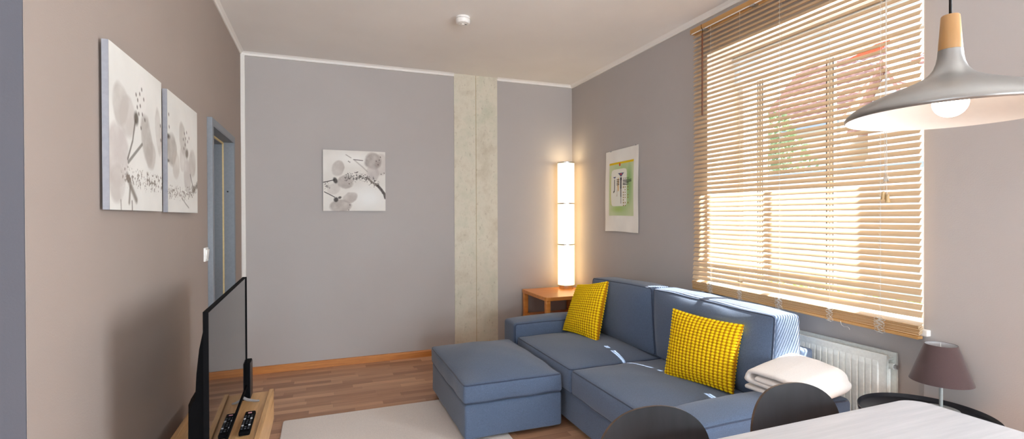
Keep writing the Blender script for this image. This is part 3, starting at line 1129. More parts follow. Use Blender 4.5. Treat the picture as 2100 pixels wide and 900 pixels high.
MB().prism(rrect(tx0, tx1, ty0, ty1, 0.03), 'z', tz - 0.036, tz).build('tabletop', M['cherry'], TT, bevel=0.004)
MB().box(tx0 + 0.035, tx1 - 0.035, ty0 + 0.035, ty1 - 0.035, tz - 0.275, tz - 0.25).build('shelf', M['cherry'], TT, bevel=0.003)
for x in (tx0 + 0.008, tx1 - 0.056):
    for y in (ty0 + 0.008, ty1 - 0.056):
        MB().box(x, x + 0.048, y, y + 0.048, 0, tz - 0.035).build('leg', M['cherry'], TT, bevel=0.006)

LX, LY = 2.455, 4.775
LP = thing('floor_lamp', (LX, LY, tz), 'tall lit paper cylinder lamp with three segments standing on the corner side table', 'lamp')
lr = 0.090
z0, z1 = tz + 0.043, tz + 1.362
MB().lathe([(0.001, tz), (lr - 0.016, tz), (lr - 0.012, tz + 0.006), (lr - 0.012, tz + 0.04), (lr - 0.02, tz + 0.044), (0.001, tz + 0.044)], (LX, LY), 48).build('base', M['chrome'], LP, smooth=True, angle=35)
hseg = (z1 - z0) / 3
for k in range(3):
    a, c = z0 + k * hseg, z0 + (k + 1) * hseg
    MB().lathe([(lr, a), (lr, c - 0.012), (lr - 0.002, c - 0.012), (lr - 0.002, a)], (LX, LY), 56, True).build('shade', M['lamp_shade'], LP, smooth=True, angle=35)
    MB().lathe([(lr + 0.002, c - 0.012), (lr + 0.002, c), (lr - 0.004, c), (lr - 0.004, c - 0.012)], (LX, LY), 56, True).build('ring', M['chrome'], LP, smooth=True, angle=35)
MB().lathe([(0.001, z1 - 0.006), (lr - 0.004, z1 - 0.006), (lr - 0.004, z1 - 0.003), (0.001, z1 - 0.003)], (LX, LY), 40).build('top_opening', M['lamp_top'], LP)

# ================================================================== TELEVISION CORNER
BN = thing('tv_bench', (-0.433, 2.36, 0), 'low oak bench with raised front edge below the television', 'bench')
bx0, bx1, by0, by1, bz = -0.612, -0.258, 1.72, 2.985, 0.452
MB().box(bx0 + 0.02, bx1 - 0.022, by0 + 0.02, by1 - 0.001, bz - 0.022, bz).build('top', M['oak'], BN, bevel=0.0015)
MB().box(bx1 - 0.022, bx1, by0, by1, bz - 0.155, bz + 0.010).build('front_panel', M['oak'], BN, bevel=0.002)
MB().box(bx0, bx0 + 0.02, by0, by1, bz - 0.155, bz + 0.010).build('back_panel', M['oak'], BN, bevel=0.002)
for y in (by0, by1 - 0.021):
    MB().box(bx0 + 0.02, bx1 - 0.022, y, y + 0.02, bz - 0.155, bz - 0.0225).build('side_panel', M['oak'], BN)
MB().box(bx0 + 0.02, bx1 - 0.022, by0 + 0.02, by1 - 0.021, bz - 0.155, bz - 0.138).build('bottom', M['oak'], BN)
for x in (bx0 + 0.03, bx1 - 0.07):
    for y in (by0 + 0.05, by1 - 0.09):
        MB().box(x, x + 0.04, y, y + 0.04, 0, bz - 0.155).build('leg', M['oak'], BN, bevel=0.003)

ty_0, ty_1, tzb, tzt = 1.848, 2.863, 0.523, 1.0935
TV = thing('television', (-0.39, 2.355, bz), 'flat black television with mirror like screen standing on the oak bench', 'television')
b = MB().box(-0.386, -0.3725, ty_0, ty_1, tzb, tzt)
b.box(-0.3725, -0.3672, ty_1 - 0.003, ty_1, tzb, tzt).box(-0.3725, -0.3700, ty_0, ty_0 + 0.003, tzb, tzt).box(-0.3725, -0.3672, ty_0, ty_1, tzb, tzb + 0.012)
b.build('bezel', M['black'], TV)
MB().box(-0.3730, -0.3715, ty_0 + 0.004, ty_1 - 0.004, tzb + 0.013, tzt - 0.005).build('screen', M['screen'], TV)
# the swelling back: section in x-z, tapering to the ends
prof = [(0.0, 1.05), (0.012, 1.03), (0.030, 0.96), (0.041, 0.88), (0.045, 0.82), (0.046, 0.795), (0.062, 0.775), (0.070, 0.755), (0.072, 0.60), (0.060, 0.545), (0.0, 0.535)]
b = MB()
ys = np.linspace(ty_0 + 0.06, ty_1 - 0.06, 13)
v, f = [], []
for y in ys:
    e = min(1.0, 0.75 + 0.25 * min(1, (y - ys[0]) / 0.08), 0.75 + 0.25 * min(1, (ys[-1] - y) / 0.08))
    for d, z in prof:
        v.append((-0.385 - d * e, y, z))
n = len(prof)
for i in range(len(ys) - 1):
    for j in range(n):
        f.append((i * n + j, i * n + (j + 1) % n, (i + 1) * n + (j + 1) % n, (i + 1) * n + j))
f += [tuple(range(n)), tuple((len(ys) - 1) * n + k for k in range(n))]
b.add(v, f)
b.build('rear_housing', M['black'], TV, smooth=True, angle=25)
for yc, s in ((2.735, 1), (2.025, -1)):
    for sx, xt in ((1, -0.312), (-1, -0.472)):
        pts = [(-0.379, yc, 0.535), (-0.379 + sx * 0.004, yc + s * 0.004, 0.512), (-0.379 + sx * 0.02, yc + s * 0.02, 0.494), (xt - sx * 0.016, yc + s * 0.075, 0.465), (xt, yc + s * 0.092, 0.4585)]
        MB().tube(pts, [0.006, 0.007, 0.0075, 0.006, 0.0045], 12).build('foot', M['satin_silver'], TV, smooth=True, angle=50)

TV['_e'].rotation_euler = (0, 0, math.radians(1.25))
TV['_e'].location.x += 0.0085

SPK = thing('speaker', (-0.395, 2.92, bz), 'small upright black speaker at the far end of the oak bench behind the television', 'speaker')
MB().box(-0.423, -0.3605, 2.872, 2.965, bz, 0.646).build('cabinet', M['black'], SPK, bevel=0.003)
MB().box(-0.3605, -0.3575, 2.877, 2.960, bz + 0.006, 0.640).build('grille', M['black_matt'], SPK, bevel=0.001)

RC = thing('remote_control', (-0.327, 2.53, bz), 'black remote control with white keys lying on the oak bench', 'remote control')
rm = Soft((-0.022, -0.125, 0.001), (0.022, 0.125, 0.020), 0.006, {'z+': 0.002}).mb(6)
ang = math.radians(1.0)


def rc_place(m):
    c, s = math.cos(ang), math.sin(ang)
    m.v = [(-0.3275 + x * c - y * s, 2.530 + x * s + y * c, bz + z) for x, y, z in m.v]
    return m


rc_place(rm).build('case', M['black'], RC, smooth=True)
for r in range(9):
    for c in range(3):
        if r in (2, 6):
            continue
        x, y = -0.013 + c * 0.013, -0.095 + r * 0.019
        rc_place(MB().box(x - 0.0038, x + 0.0038, y - 0.0036, y + 0.0036, 0.0205, 0.0238)).build('key', M['remote_key'], RC, bevel=0.001)
for y in (-0.058, 0.02):
    for x in (-0.0135, 0.0135):
        rc_place(MB().box(x - 0.0042, x + 0.0042, y - 0.0045, y + 0.0045, 0.0205, 0.0242)).build('rocker_key', M['remote_white'], RC, bevel=0.001)
rc_place(MB().box(-0.008, 0.008, 0.090, 0.096, 0.0205, 0.0240)).build('label_key', M['remote_pink'], RC, bevel=0.001)

# rug
b = MB().prism(rrect(-0.262, 1.10, 1.35, 3.690, 0.02), 'z', 0.0005, 0.013)
tag(b.build('rug', M['rug'], bevel=0.004), 'large pale beige rug on the parquet below the footstool', 'rug')

# ================================================================== WALL PIECES
def grid_print(nu, nv, fn):
    u = np.linspace(0, 1, nu)
    v = np.linspace(0, 1, nv)
    U, V = np.meshgrid(u, v, indexing='ij')
    c = fn(U, V)
    return U, V, np.concatenate([np.clip(c, 0, 1), np.ones(c.shape[:2] + (1,))], -1)


def smooth_noise(U, V, f, seed):
    g = np.random.default_rng(seed)
    out = np.zeros_like(U)
    for k in range(5):
        n = int(f * 2 ** k) + 2
        a = g.uniform(-1, 1, (n + 1, n + 1))
        x, y = U * (n - 1), V * (n - 1)
        i, j = x.astype(int), y.astype(int)
        fx, fy = x - i, y - j
        fx, fy = fx * fx * (3 - 2 * fx), fy * fy * (3 - 2 * fy)
        out += (a[i, j] * (1 - fx) * (1 - fy) + a[i + 1, j] * fx * (1 - fy) + a[i, j + 1] * (1 - fx) * fy + a[i + 1, j + 1] * fx * fy) / 2 ** k
    return out


def ell(U, V, cx, cy, rx, ry, deg=0, soft=0.22):
    a = math.radians(deg)
    x, y = U - cx, V - cy
    p, q = (x * math.cos(a) + y * math.sin(a)) / rx, (-x * math.sin(a) + y * math.cos(a)) / ry
    d = np.sqrt(p * p + q * q)
    return np.clip((1 - d) / soft, 0, 1), d


def stroke(U, V, pts, w, soft=0.4):
    best = np.full(U.shape, 9.0)
    for (x0, y0), (x1, y1) in zip(pts[:-1], pts[1:]):
        dx, dy = x1 - x0, y1 - y0
        t = np.clip(((U - x0) * dx + (V - y0) * dy) / (dx * dx + dy * dy + 1e-9), 0, 1)
        best = np.minimum(best, np.hypot(U - x0 - t * dx, V - y0 - t * dy))
    return np.clip((w - best) / (w * soft), 0, 1)


class Paint:
    def __init__(self, U, V, bg, seed):
        self.U, self.V = U, V
        self.seed = seed
        n = smooth_noise(U, V, 3, seed)
        self.n = n
        self.c = np.array(bg)[None, None, :] * (1 + 0.05 * n)[..., None]

    def lay(self, mask, col, a=1.0):
        w = (mask * a)[..., None]
        self.c = self.c * (1 - w) + np.array(col)[None, None, :] * w

    def petal(self, cx, cy, rx, ry, deg, col, a=0.6, rim=0.25):
        Uw, Vw = self.U + 0.012 * smooth_noise(self.U, self.V, 6, self.seed + 3), self.V + 0.012 * smooth_noise(self.U, self.V, 6, self.seed + 4)
        m, d = ell(Uw, Vw, cx, cy, rx, ry, deg)
        vein = 0.85 + 0.25 * smooth_noise(self.U, self.V, 8, int(self.seed + 100 * cx + 7))
        self.lay(m * np.clip(vein, 0, 1), col, a)
        self.lay(m * np.clip((d - 0.75) / 0.25, 0, 1), tuple(c * 0.82 for c in col), rim)

    def spk(self, mask, col, dens, seed, cell=70):
        a = smooth_noise(self.U, self.V, cell / 1.6, seed) + 0.6 * smooth_noise(self.U, self.V, cell * 1.0, seed + 1)
        a = (a - a.min()) / (a.max() - a.min())
        lim = 0.26 + 0.46 * dens * mask
        self.lay(np.clip((lim - a) / 0.05, 0, 1) * np.clip(mask * 3, 0, 1), col, 0.85)

    def dots(self, pts, r, col):
        for x, y in pts:
            m, _ = ell(self.U, self.V, x, y, r, r * 1.5, 20, 0.5)
            self.lay(m, col, 0.9)


def lin(*rgb):
    return srgb(*rgb)[:3]


def art_branch(U, V):
    p = Paint(U, V, lin(224, 219, 212), 1)
    G, G2, K = lin(172, 162, 156), lin(150, 138, 132), lin(52, 46, 44)
    p.lay(np.clip(ell(U, V, 0.45, 0.86, 0.45, 0.16, 0, 0.8)[0], 0, 1), lin(240, 238, 234), 0.7)
    p.lay(np.clip(ell(U, V, 0.72, 0.22, 0.40, 0.28, 0, 0.8)[0], 0, 1), lin(238, 238, 236), 0.8)
    p.petal(0.24, 0.71, 0.10, 0.145, -8, G, 0.8)
    p.petal(0.17, 0.36, 0.12, 0.10, 20, lin(196, 188, 182), 0.7)
    p.petal(0.28, 0.08, 0.19, 0.11, 5, G2, 0.75)
    p.petal(0.43, 0.22, 0.13, 0.085, 20, G, 0.8)
    p.petal(0.35, 0.48, 0.135, 0.125, 0, G2, 0.75, 0.4)
    p.petal(0.37, 0.49, 0.085, 0.075, 0, lin(186, 176, 170), 0.5, 0.5)
    p.petal(0.93, 0.78, 0.12, 0.20, 0, lin(190, 180, 174), 0.7)
    p.petal(0.80, 0.84, 0.16, 0.15, 0, G2, 0.85)
    p.petal(0.80, 0.63, 0.11, 0.14, 10, lin(182, 172, 168), 0.8)
    p.lay(stroke(U, V, [(0.5, 0.84), (0.63, 0.73), (0.70, 0.66)], 0.016, 0.9), G2, 0.6)
    band = stroke(U, V, [(0.40, 0.55), (0.56, 0.58), (0.70, 0.54), (0.82, 0.46)], 0.10, 0.9)
    p.spk(band, lin(70, 62, 60), 0.55, 5, 95)
    p.spk(np.clip(ell(U, V, 0.07, 0.42, 0.10, 0.09, 0, 0.9)[0], 0, 1), lin(120, 110, 105), 0.4, 6, 95)
    p.lay(stroke(U, V, [(0.70, 0.55), (0.80, 0.47), (0.88, 0.41)], 0.022, 0.5), lin(120, 110, 104), 0.8)
    p.lay(stroke(U, V, [(0.87, 0.43), (0.93, 0.36), (0.98, 0.29), (1.0, 0.22)], 0.028, 0.4), lin(70, 64, 62), 0.95)
    p.spk(stroke(U, V, [(0.87, 0.43), (0.93, 0.36), (1.0, 0.25)], 0.03, 0.4), lin(120, 112, 108), 0.3, 9, 120)
    p.lay(stroke(U, V, [(0.0, 0.465), (0.10, 0.49), (0.18, 0.51)], 0.008, 0.4), K)
    p.lay(stroke(U, V, [(0.02, 0.31), (0.10, 0.27), (0.18, 0.225)], 0.008, 0.4), K)
    p.lay(ell(U, V, 0.19, 0.50, 0.042, 0.065, 20, 0.4)[0], K, 0.9)
    p.lay(ell(U, V, 0.20, 0.185, 0.045, 0.05, -20, 0.4)[0], K, 0.9)
    p.lay(ell(U, V, 0.26, 0.22, 0.035, 0.025, 20, 0.4)[0], K, 0.85)
    p.lay(stroke(U, V, [(0.48, 0.852), (0.56, 0.848), (0.63, 0.842)], 0.008, 0.5), lin(90, 82, 78))
    p.lay(stroke(U, V, [(0.36, 0.93), (0.44, 0.88)], 0.010, 0.6), G2, 0.8)
    p.dots([(0.40, 0.82), (0.42, 0.81), (0.90, 0.86), (0.92, 0.91), (0.85, 0.84), (0.88, 0.78), (0.93, 0.62), (0.98, 0.64), (0.36, 0.50), (0.41, 0.45), (0.42, 0.10), (0.40, 0.015)], 0.010, lin(84, 72, 68))
    return p.c


def art_blossom(U, V):
    p = Paint(U, V, lin(222, 220, 215), 2)
    G, G2, K = lin(178, 170, 163), lin(148, 138, 129), lin(82, 70, 60)
    p.petal(0.57, 0.80, 0.10, 0.16, 0, lin(228, 224, 220), 0.7)
    p.petal(0.18, 0.66, 0.14, 0.15, 30, G, 0.7)
    p.petal(0.30, 0.60, 0.14, 0.15, 0, lin(188, 180, 174), 0.7)
    p.petal(0.12, 0.34, 0.20, 0.22, 0, lin(186, 176, 172), 0.75)
    p.petal(0.12, 0.16, 0.13, 0.14, 0, lin(184, 176, 170), 0.75)
    p.petal(0.66, 0.50, 0.12, 0.20, 22, G2, 0.7)
    p.petal(0.74, 0.40, 0.12, 0.11, 40, G, 0.7)
    p.petal(0.93, 0.60, 0.08, 0.20, 10, G, 0.65)
    p.lay(stroke(U, V, [(0.43, 0.60), (0.38, 0.46), (0.29, 0.33)], 0.014, 0.5), K, 0.75)
    p.lay(stroke(U, V, [(0.56, 0.46), (0.42, 0.38), (0.30, 0.31)], 0.016, 0.5), K, 0.7)
    p.lay(ell(U, V, 0.45, 0.62, 0.055, 0.06, 10, 0.5)[0], lin(80, 70, 60), 0.9)
    p.dots([(0.45, 0.78), (0.48, 0.75), (0.52, 0.80), (0.47, 0.70), (0.53, 0.72), (0.56, 0.84), (0.60, 0.78), (0.57, 0.67), (0.62, 0.64), (0.50, 0.66), (0.54, 0.57), (0.98, 0.55), (0.97, 0.66)], 0.013, K)
    p.spk(stroke(U, V, [(0.24, 0.215), (0.6, 0.205), (1.0, 0.215)], 0.085, 0.9), lin(120, 108, 98), 0.5, 12, 85)
    p.lay(stroke(U, V, [(0.28, 0.22), (0.36, 0.14), (0.44, 0.07)], 0.035, 0.7), lin(110, 98, 88), 0.8)
    p.lay(stroke(U, V, [(0.33, 0.15), (0.31, 0.05)], 0.022, 0.7), lin(120, 110, 100), 0.8)
    p.lay(stroke(U, V, [(0.36, 0.06), (0.365, 0.0)], 0.010, 0.5), K, 0.8)
    p.lay(stroke(U, V, [(0.17, 0.06), (0.175, 0.0)], 0.010, 0.5), K, 0.6)
    return p.c


def art_blossom_two(U, V):
    p = Paint(U, V, lin(222, 220, 215), 3)
    G, G2, K = lin(178, 170, 163), lin(146, 136, 127), lin(82, 70, 60)
    p.petal(0.12, 0.52, 0.16, 0.15, 30, G2, 0.75)
    p.petal(0.24, 0.40, 0.12, 0.13, 20, lin(188, 180, 172), 0.7)
    p.petal(0.66, 0.76, 0.11, 0.20, 0, lin(224, 220, 216), 0.75)
    p.petal(0.46, 0.66, 0.12, 0.16, 25, G, 0.7)
    p.petal(0.80, 0.48, 0.14, 0.15, 0, G, 0.75)
    p.petal(0.62, 0.34, 0.14, 0.17, 10, lin(188, 180, 176), 0.75)
    p.petal(0.45, 0.48, 0.10, 0.12, 0, lin(188, 180, 174), 0.6)
    p.lay(ell(U, V, 0.60, 0.545, 0.07, 0.055, 20, 0.5)[0], lin(110, 98, 84), 0.85)
    p.lay(ell(U, V, 0.0, 0.62, 0.10, 0.03, 0, 0.6)[0], lin(70, 62, 56), 0.85)
    p.lay(ell(U, V, 0.0, 0.42, 0.07, 0.02, 0, 0.6)[0], lin(70, 62, 56), 0.8)
    p.dots([(0.52, 0.72), (0.56, 0.68), (0.60, 0.74), (0.48, 0.66), (0.63, 0.66), (0.54, 0.62), (0.5, 0.58), (0.04, 0.80), (0.05, 0.70), (0.68, 0.70)], 0.014, K)
    p.lay(stroke(U, V, [(0.72, 0.36), (0.80, 0.27), (0.90, 0.20)], 0.015, 0.5), K, 0.75)
    p.spk(stroke(U, V, [(0.0, 0.17), (0.4, 0.165), (0.75, 0.19), (1.0, 0.27)], 0.075, 0.9), lin(120, 108, 98), 0.55, 14, 85)
    p.lay(stroke(U, V, [(0.82, 0.215), (0.92, 0.25), (1.0, 0.29)], 0.035, 0.7), lin(110, 98, 88), 0.7)
    p.lay(stroke(U, V, [(0.42, 0.13), (0.55, 0.08), (0.66, 0.045)], 0.010, 0.6), K, 0.6)
    return p.c


def canvas_piece(o0, du, dv, dn, w, h, t, art, label, group=None):
    """o0: lower-left front corner; du, dv, dn unit vectors (dn points off the wall)"""
    o0, du, dv, dn = (np.array(a, float) for a in (o0, du, dv, dn))
    base = o0 + du * w / 2 - dn * t
    T = thing('canvas_print', tuple(base), label, 'picture', group)
    U, V, C = grid_print(240, 240, art)
    P = o0 + U[..., None] * w * du + V[..., None] * h * dv
    n = 240
    idx = np.arange(n * n).reshape(n, n)
    q = np.stack([idx[:-1, :-1], idx[1:, :-1], idx[1:, 1:], idx[:-1, 1:]], -1).reshape(-1, 4)
    m = MB()
    m.v = P.reshape(-1, 3).tolist()
    m.f = q.tolist()
    m.build('picture_face', M['printed'], T, col=C.reshape(-1, 4))
    a, c = o0 - dn * 0.0006, o0 - dn * t
    k = [a, a + du * w, a + du * w + dv * h, a + dv * h, c, c + du * w, c + du * w + dv * h, c + dv * h]
    MB().add(k, [(0, 1, 2, 3), (4, 5, 6, 7), (0, 1, 5, 4), (1, 2, 6, 5), (2, 3, 7, 6), (3, 0, 4, 7)]).build('stretcher', M['canvas_side_shade'], T)
    ins = 0.03
    k = [c + du * ins + dv * ins, c + du * (w - ins) + dv * ins, c + du * (w - ins) + dv * (h - ins), c + du * ins + dv * (h - ins)]
    k2 = [p - dn * 0.0085 for p in k]
    MB().add(k + k2, [(0, 1, 2, 3), (4, 5, 6, 7), (0, 1, 5, 4), (1, 2, 6, 5), (2, 3, 7, 6), (3, 0, 4, 7)]).build('batten', M['dark_gap'], T)


canvas_piece((0.0, YB - 0.022, 1.458), (1, 0, 0), (0, 0, 1), (0, -1, 0), 0.565, 0.570, 0.014, art_branch,
             'square grey flower print with dark branch alone on the back wall')
canvas_piece((XL + 0.028, 1.962, 1.427), (0, 1, 0), (0, 0, 1), (1, 0, 0), 0.558, 0.552, 0.019, art_blossom,
             'white blossom print on the left wall, nearer of the pair', 'blossom prints on the left wall')
canvas_piece((XL + 0.028, 2.606, 1.425), (0, 1, 0), (0, 0, 1), (1, 0, 0), 0.555, 0.550, 0.019, art_blossom_two,
             'white blossom print on the left wall, farther of the pair, next to the doorway', 'blossom prints on the left wall')


def art_poster(U, V):
    p = Paint(U, V, lin(240, 236, 228), 6)
    # the printed field
    x0, x1, y0, y1 = 0.13, 0.86, 0.195, 0.845
    fld = ((U > x0) & (U < x1) & (V > y0) & (V < y1)).astype(float)
    n = smooth_noise(U, V, 3, 9)
    p.lay(fld, lin(200, 212, 164), 0.9)
    gr = np.clip(ell(U, V, 0.5, 0.52, 0.40, 0.40, 0, 0.6)[0], 0, 1) * np.clip(0.75 + 0.5 * n, 0, 1) * fld
    p.lay(gr, lin(150, 186, 110), 0.85)
    p.lay(np.clip(ell(U, V, 0.75, 0.58, 0.10, 0.30, 0, 0.9)[0], 0, 1) * fld, lin(120, 170, 96), 0.7)
    p.lay(np.clip(ell(U, V, 0.40, 0.27, 0.28, 0.05, 0, 0.9)[0], 0, 1) * fld, lin(170, 196, 96), 0.6)
    p.lay(((V > y1 - 0.022) * fld).astype(float), lin(226, 190, 30))
    # pale tablet
    tab = (np.abs((U - 0.435) / 0.235) ** 8 + np.abs((V - 0.535) / 0.225) ** 8) < 1
    p.lay(tab.astype(float), lin(234, 232, 220))
    p.lay(stroke(U, V, [(0.19, 0.68), (0.185, 0.45), (0.20, 0.33)], 0.014, 0.8), lin(222, 196, 60), 0.7)
    p.lay(((np.abs(U - 0.46) < 0.018) & (V > 0.795) & (V < 0.832)).astype(float), lin(208, 72, 40))

    def tri(cx, top, w, h):
        return ((V < top) & (V > top - h) & (np.abs(U - cx) < w * (V - (top - h)) / h)).astype(float)
    p.lay(tri(0.50, 0.712, 0.092, 0.052), lin(96, 96, 128))
    p.lay(ell(U, V, 0.50, 0.694, 0.022, 0.011, 0, 0.3)[0], lin(214, 60, 48))
    p.lay(tri(0.31, 0.672, 0.052, 0.026), lin(104, 104, 134))
    p.lay(((np.abs(U - 0.50) < 0.006 + 0.02 * np.clip((V - 0.36) / 0.3, 0, 1)) & (V < 0.655) & (V > 0.34)).astype(float), lin(84, 82, 84))
    p.lay(stroke(U, V, [(0.31, 0.63), (0.312, 0.55), (0.31, 0.495), (0.285, 0.483)], 0.014, 0.4), lin(92, 90, 86))
    p.lay(stroke(U, V, [(0.42, 0.645), (0.425, 0.50)], 0.014, 0.5), lin(214, 150, 40))
    p.lay(stroke(U, V, [(0.40, 0.56), (0.385, 0.43)], 0.006, 0.5), lin(170, 130, 80))
    for k in range(4):
        p.lay(stroke(U, V, [(0.375, 0.63 - k * 0.02), (0.45, 0.63 - k * 0.02)], 0.006, 0.4), lin(76, 70, 60))
        y = 0.615 - k * 0.017
        p.lay(stroke(U, V, [(0.56, y), (0.72 + 0.08 * (k < 2), y + 0.004)], 0.006, 0.4), lin(56, 58, 54))
    for k in range(6):
        p.lay(stroke(U, V, [(0.575 + 0.03 * k, 0.628), (0.575 + 0.03 * k, 0.645)], 0.006, 0.4), lin(56, 58, 54))
    for c, xs in enumerate((0.575, 0.625, 0.705)):
        for r in range(8):
            y = 0.535 - 0.031 * r
            if (c, r) in ((2, 2), (2, 5), (2, 7), (1, 5), (0, 1)):
                continue
            p.lay(((np.abs(U - xs) < 0.012) & (np.abs(V - y) < 0.008)).astype(float), lin(150, 122, 50))
    return p.c


n1, n2 = 150, 200
U, V, C = grid_print(n1, n2, art_poster)
y_l, y_r = 4.205, 3.668
Yc = y_l + (y_r - y_l) * U
Zb = 1.252 + 0.004 * np.sin(U * 5)
Zt = 2.022 + 0.012 * U
bow = 0.006 + 0.010 * np.sin(V * PI) ** 2 * 0.6 + 0.012 * (1 - V) ** 2 * (0.3 + np.abs(U - 0.5)) + 0.004 * np.sin(U * 6.0)
P = np.stack([XR - bow, Yc + 0.010 * (V - 0.5) * (U - 0.5), Zb + (Zt - Zb) * V], -1)
idx = np.arange(n1 * n2).reshape(n1, n2)
q = np.stack([idx[:-1, :-1], idx[1:, :-1], idx[1:, 1:], idx[:-1, 1:]], -1).reshape(-1, 4)
m = MB()
m.v = P.reshape(-1, 3).tolist()
m.f = q.tolist()
po = m.build('art_poster', M['paper'], smooth=True, col=C.reshape(-1, 4))
md = po.modifiers.new('paper', 'SOLIDIFY')
md.thickness = 0.0012
tag(po, 'unframed paper poster with green abstract print pinned on the right wall', 'poster')
for y, z, w_ in ((4.10, 2.018, 'farther from'), (3.70, 2.030, 'nearer to')):
    b = MB().tube([(XR + 0.004, y, z), (XR - 0.020, y, z + 0.002)], [0.0022, 0.0022], 8)
    b.tube([(XR - 0.019, y, z + 0.002), (XR - 0.024, y, z + 0.003)], [0.007, 0.006], 10)
    tag(b.build('nail', M['chrome'], smooth=True, angle=40), 'small metal nail holding the top edge of the poster, the one %s the window' % w_, 'nail', 'nails holding the poster')

# light switch
LS = thing('light_switch', (XL, 3.478, 1.135), 'white light switch on the left wall beside the doorway', 'switch')
MB().box(XL, XL + 0.011, 3.436, 3.520, 1.133, 1.217).build('plate', M['white_plastic'], LS, bevel=0.003)
b = MB().prism([(XL + 0.011, 1.146), (XL + 0.013, 1.146), (XL + 0.019, 1.204), (XL + 0.011, 1.204)], 'y', 3.449, 3.507)
b.build('rocker', M['white_plastic'], LS, bevel=0.0015)

# smoke detector
SD = thing('smoke_detector', (0.965, 3.515, ZC), 'round white smoke detector on the ceiling', 'smoke detector')
cx, cy = 0.965, 3.515
MB().lathe([(0.001, ZC), (0.052, ZC), (0.052, ZC - 0.012), (0.048, ZC - 0.014), (0.001, ZC - 0.014)], (cx, cy), 40).build('base', M['white_plastic'], SD, smooth=True, angle=35)
MB().lathe([(0.050, ZC - 0.015), (0.054, ZC - 0.018), (0.053, ZC - 0.038), (0.046, ZC - 0.047), (0.036, ZC - 0.049), (0.034, ZC - 0.046), (0.030, ZC - 0.046), (0.028, ZC - 0.050), (0.001, ZC - 0.051)], (cx, cy), 40).build('body', M['white_plastic'], SD, smooth=True, angle=35)
MB().lathe([(0.001, ZC - 0.0505), (0.012, ZC - 0.0505), (0.011, ZC - 0.054), (0.001, ZC - 0.055)], (cx, cy), 24).build('test_button', M['white_plastic'], SD, smooth=True, angle=35)
MB().box(cx + 0.014, cx + 0.028, cy - 0.004, cy, ZC - 0.0522, ZC - 0.0495).build('vent_slot', M['dark_gap'], SD)

# ================================================================== PENDANT LAMP
PX, PY = 1.484, 0.770
PD = thing('pendant_lamp', (PX, PY, 1.655), 'wide silver grey pendant lamp with wooden neck hanging over the dining table', 'lamp')
MB().tube([(PX, PY, 1.90), (PX, PY, ZC - 0.02)], 0.0033, 10).build('cord', M['cable'], PD, smooth=True)
MB().lathe([(0.001, ZC), (0.05, ZC), (0.05, ZC - 0.018), (0.03, ZC - 0.03), (0.001, ZC - 0.03)], (PX, PY), 32).build('ceiling_rose', M['pend_metal'], PD, smooth=True, angle=35)
MB().lathe([(0.001, 1.904), (0.0175, 1.904), (0.0190, 1.902), (0.0245, 1.820), (0.0245, 1.817), (0.001, 1.817)], (PX, PY), 40).build('neck', M['pend_wood'], PD, smooth=True, angle=35)
prof = [(0.0250, 1.8165), (0.0262, 1.800), (0.0290, 1.785), (0.0345, 1.770), (0.0440, 1.757), (0.0580, 1.746), (0.0780, 1.736), (0.1040, 1.7255), (0.1350, 1.7135), (0.1650, 1.7000), (0.1900, 1.6870), (0.2080, 1.6755), (0.2190, 1.6650), (0.2235, 1.6580), (0.2235, 1.6530), (0.2205, 1.6500)]
sh = MB().lathe(prof, (PX, PY), 96).build('shade', M['pend_metal'], PD, smooth=True)
inn = [(0.2205, 1.6500), (0.2170, 1.6540), (0.2090, 1.6650), (0.1880, 1.6790), (0.1630, 1.6920), (0.1330, 1.7055), (0.1020, 1.7175), (0.0750, 1.7285), (0.0500, 1.7400), (0.0300, 1.7500), (0.0010, 1.7520)]
MB().lathe(inn, (PX, PY), 96).build('shade_inside', M['pend_inner'], PD, smooth=True)
MB().lathe([(0.014, 1.748), (0.014, 1.722), (0.001, 1.722)], (PX, PY), 24).build('socket', M['white_plastic'], PD, smooth=True, angle=35)
bz_, br = 1.684, 0.0365
prof = [(0.001, bz_ - br)] + [(br * math.cos(a), bz_ + br * math.sin(a)) for a in np.linspace(-PI / 2 + 0.12, PI / 2 - 0.42, 18)] + [(0.013, bz_ + br + 0.004)]
MB().lathe(prof, (PX, PY), 40).build('bulb', M['bulb'], PD, smooth=True)

# ================================================================== DINING TABLE AND CHAIRS
DT = thing('dining_table', (1.25, 0.72, 0), 'pale wooden dining table with rounded corners below the pendant lamp', 'table')
MB().prism(rrect(0.56, 1.955, 0.30, 1.128, 0.075, 10), 'z', 0.722, 0.75).build('tabletop', M['table_wood'], DT, bevel=0.004, seg=3)
MB().box(0.68, 1.84, 0.42, 0.44, 0.655, 0.7215).box(0.68, 1.84, 0.99, 1.01, 0.655, 0.7215).box(0.68, 0.70, 0.44, 0.99, 0.655, 0.7215).box(1.82, 1.84, 0.44, 0.99, 0.655, 0.7215).build('apron', M['table_wood'], DT)
for x in (0.68, 1.84):
    for y in (0.42, 1.01):
        MB().tube([(x, y, 0.7215), (x + (0.03 if x > 1 else -0.03), y + (0.03 if y > 0.7 else -0.03), 0)], [0.026, 0.017], 16).build('leg', M['table_wood'], DT, smooth=True, angle=50)


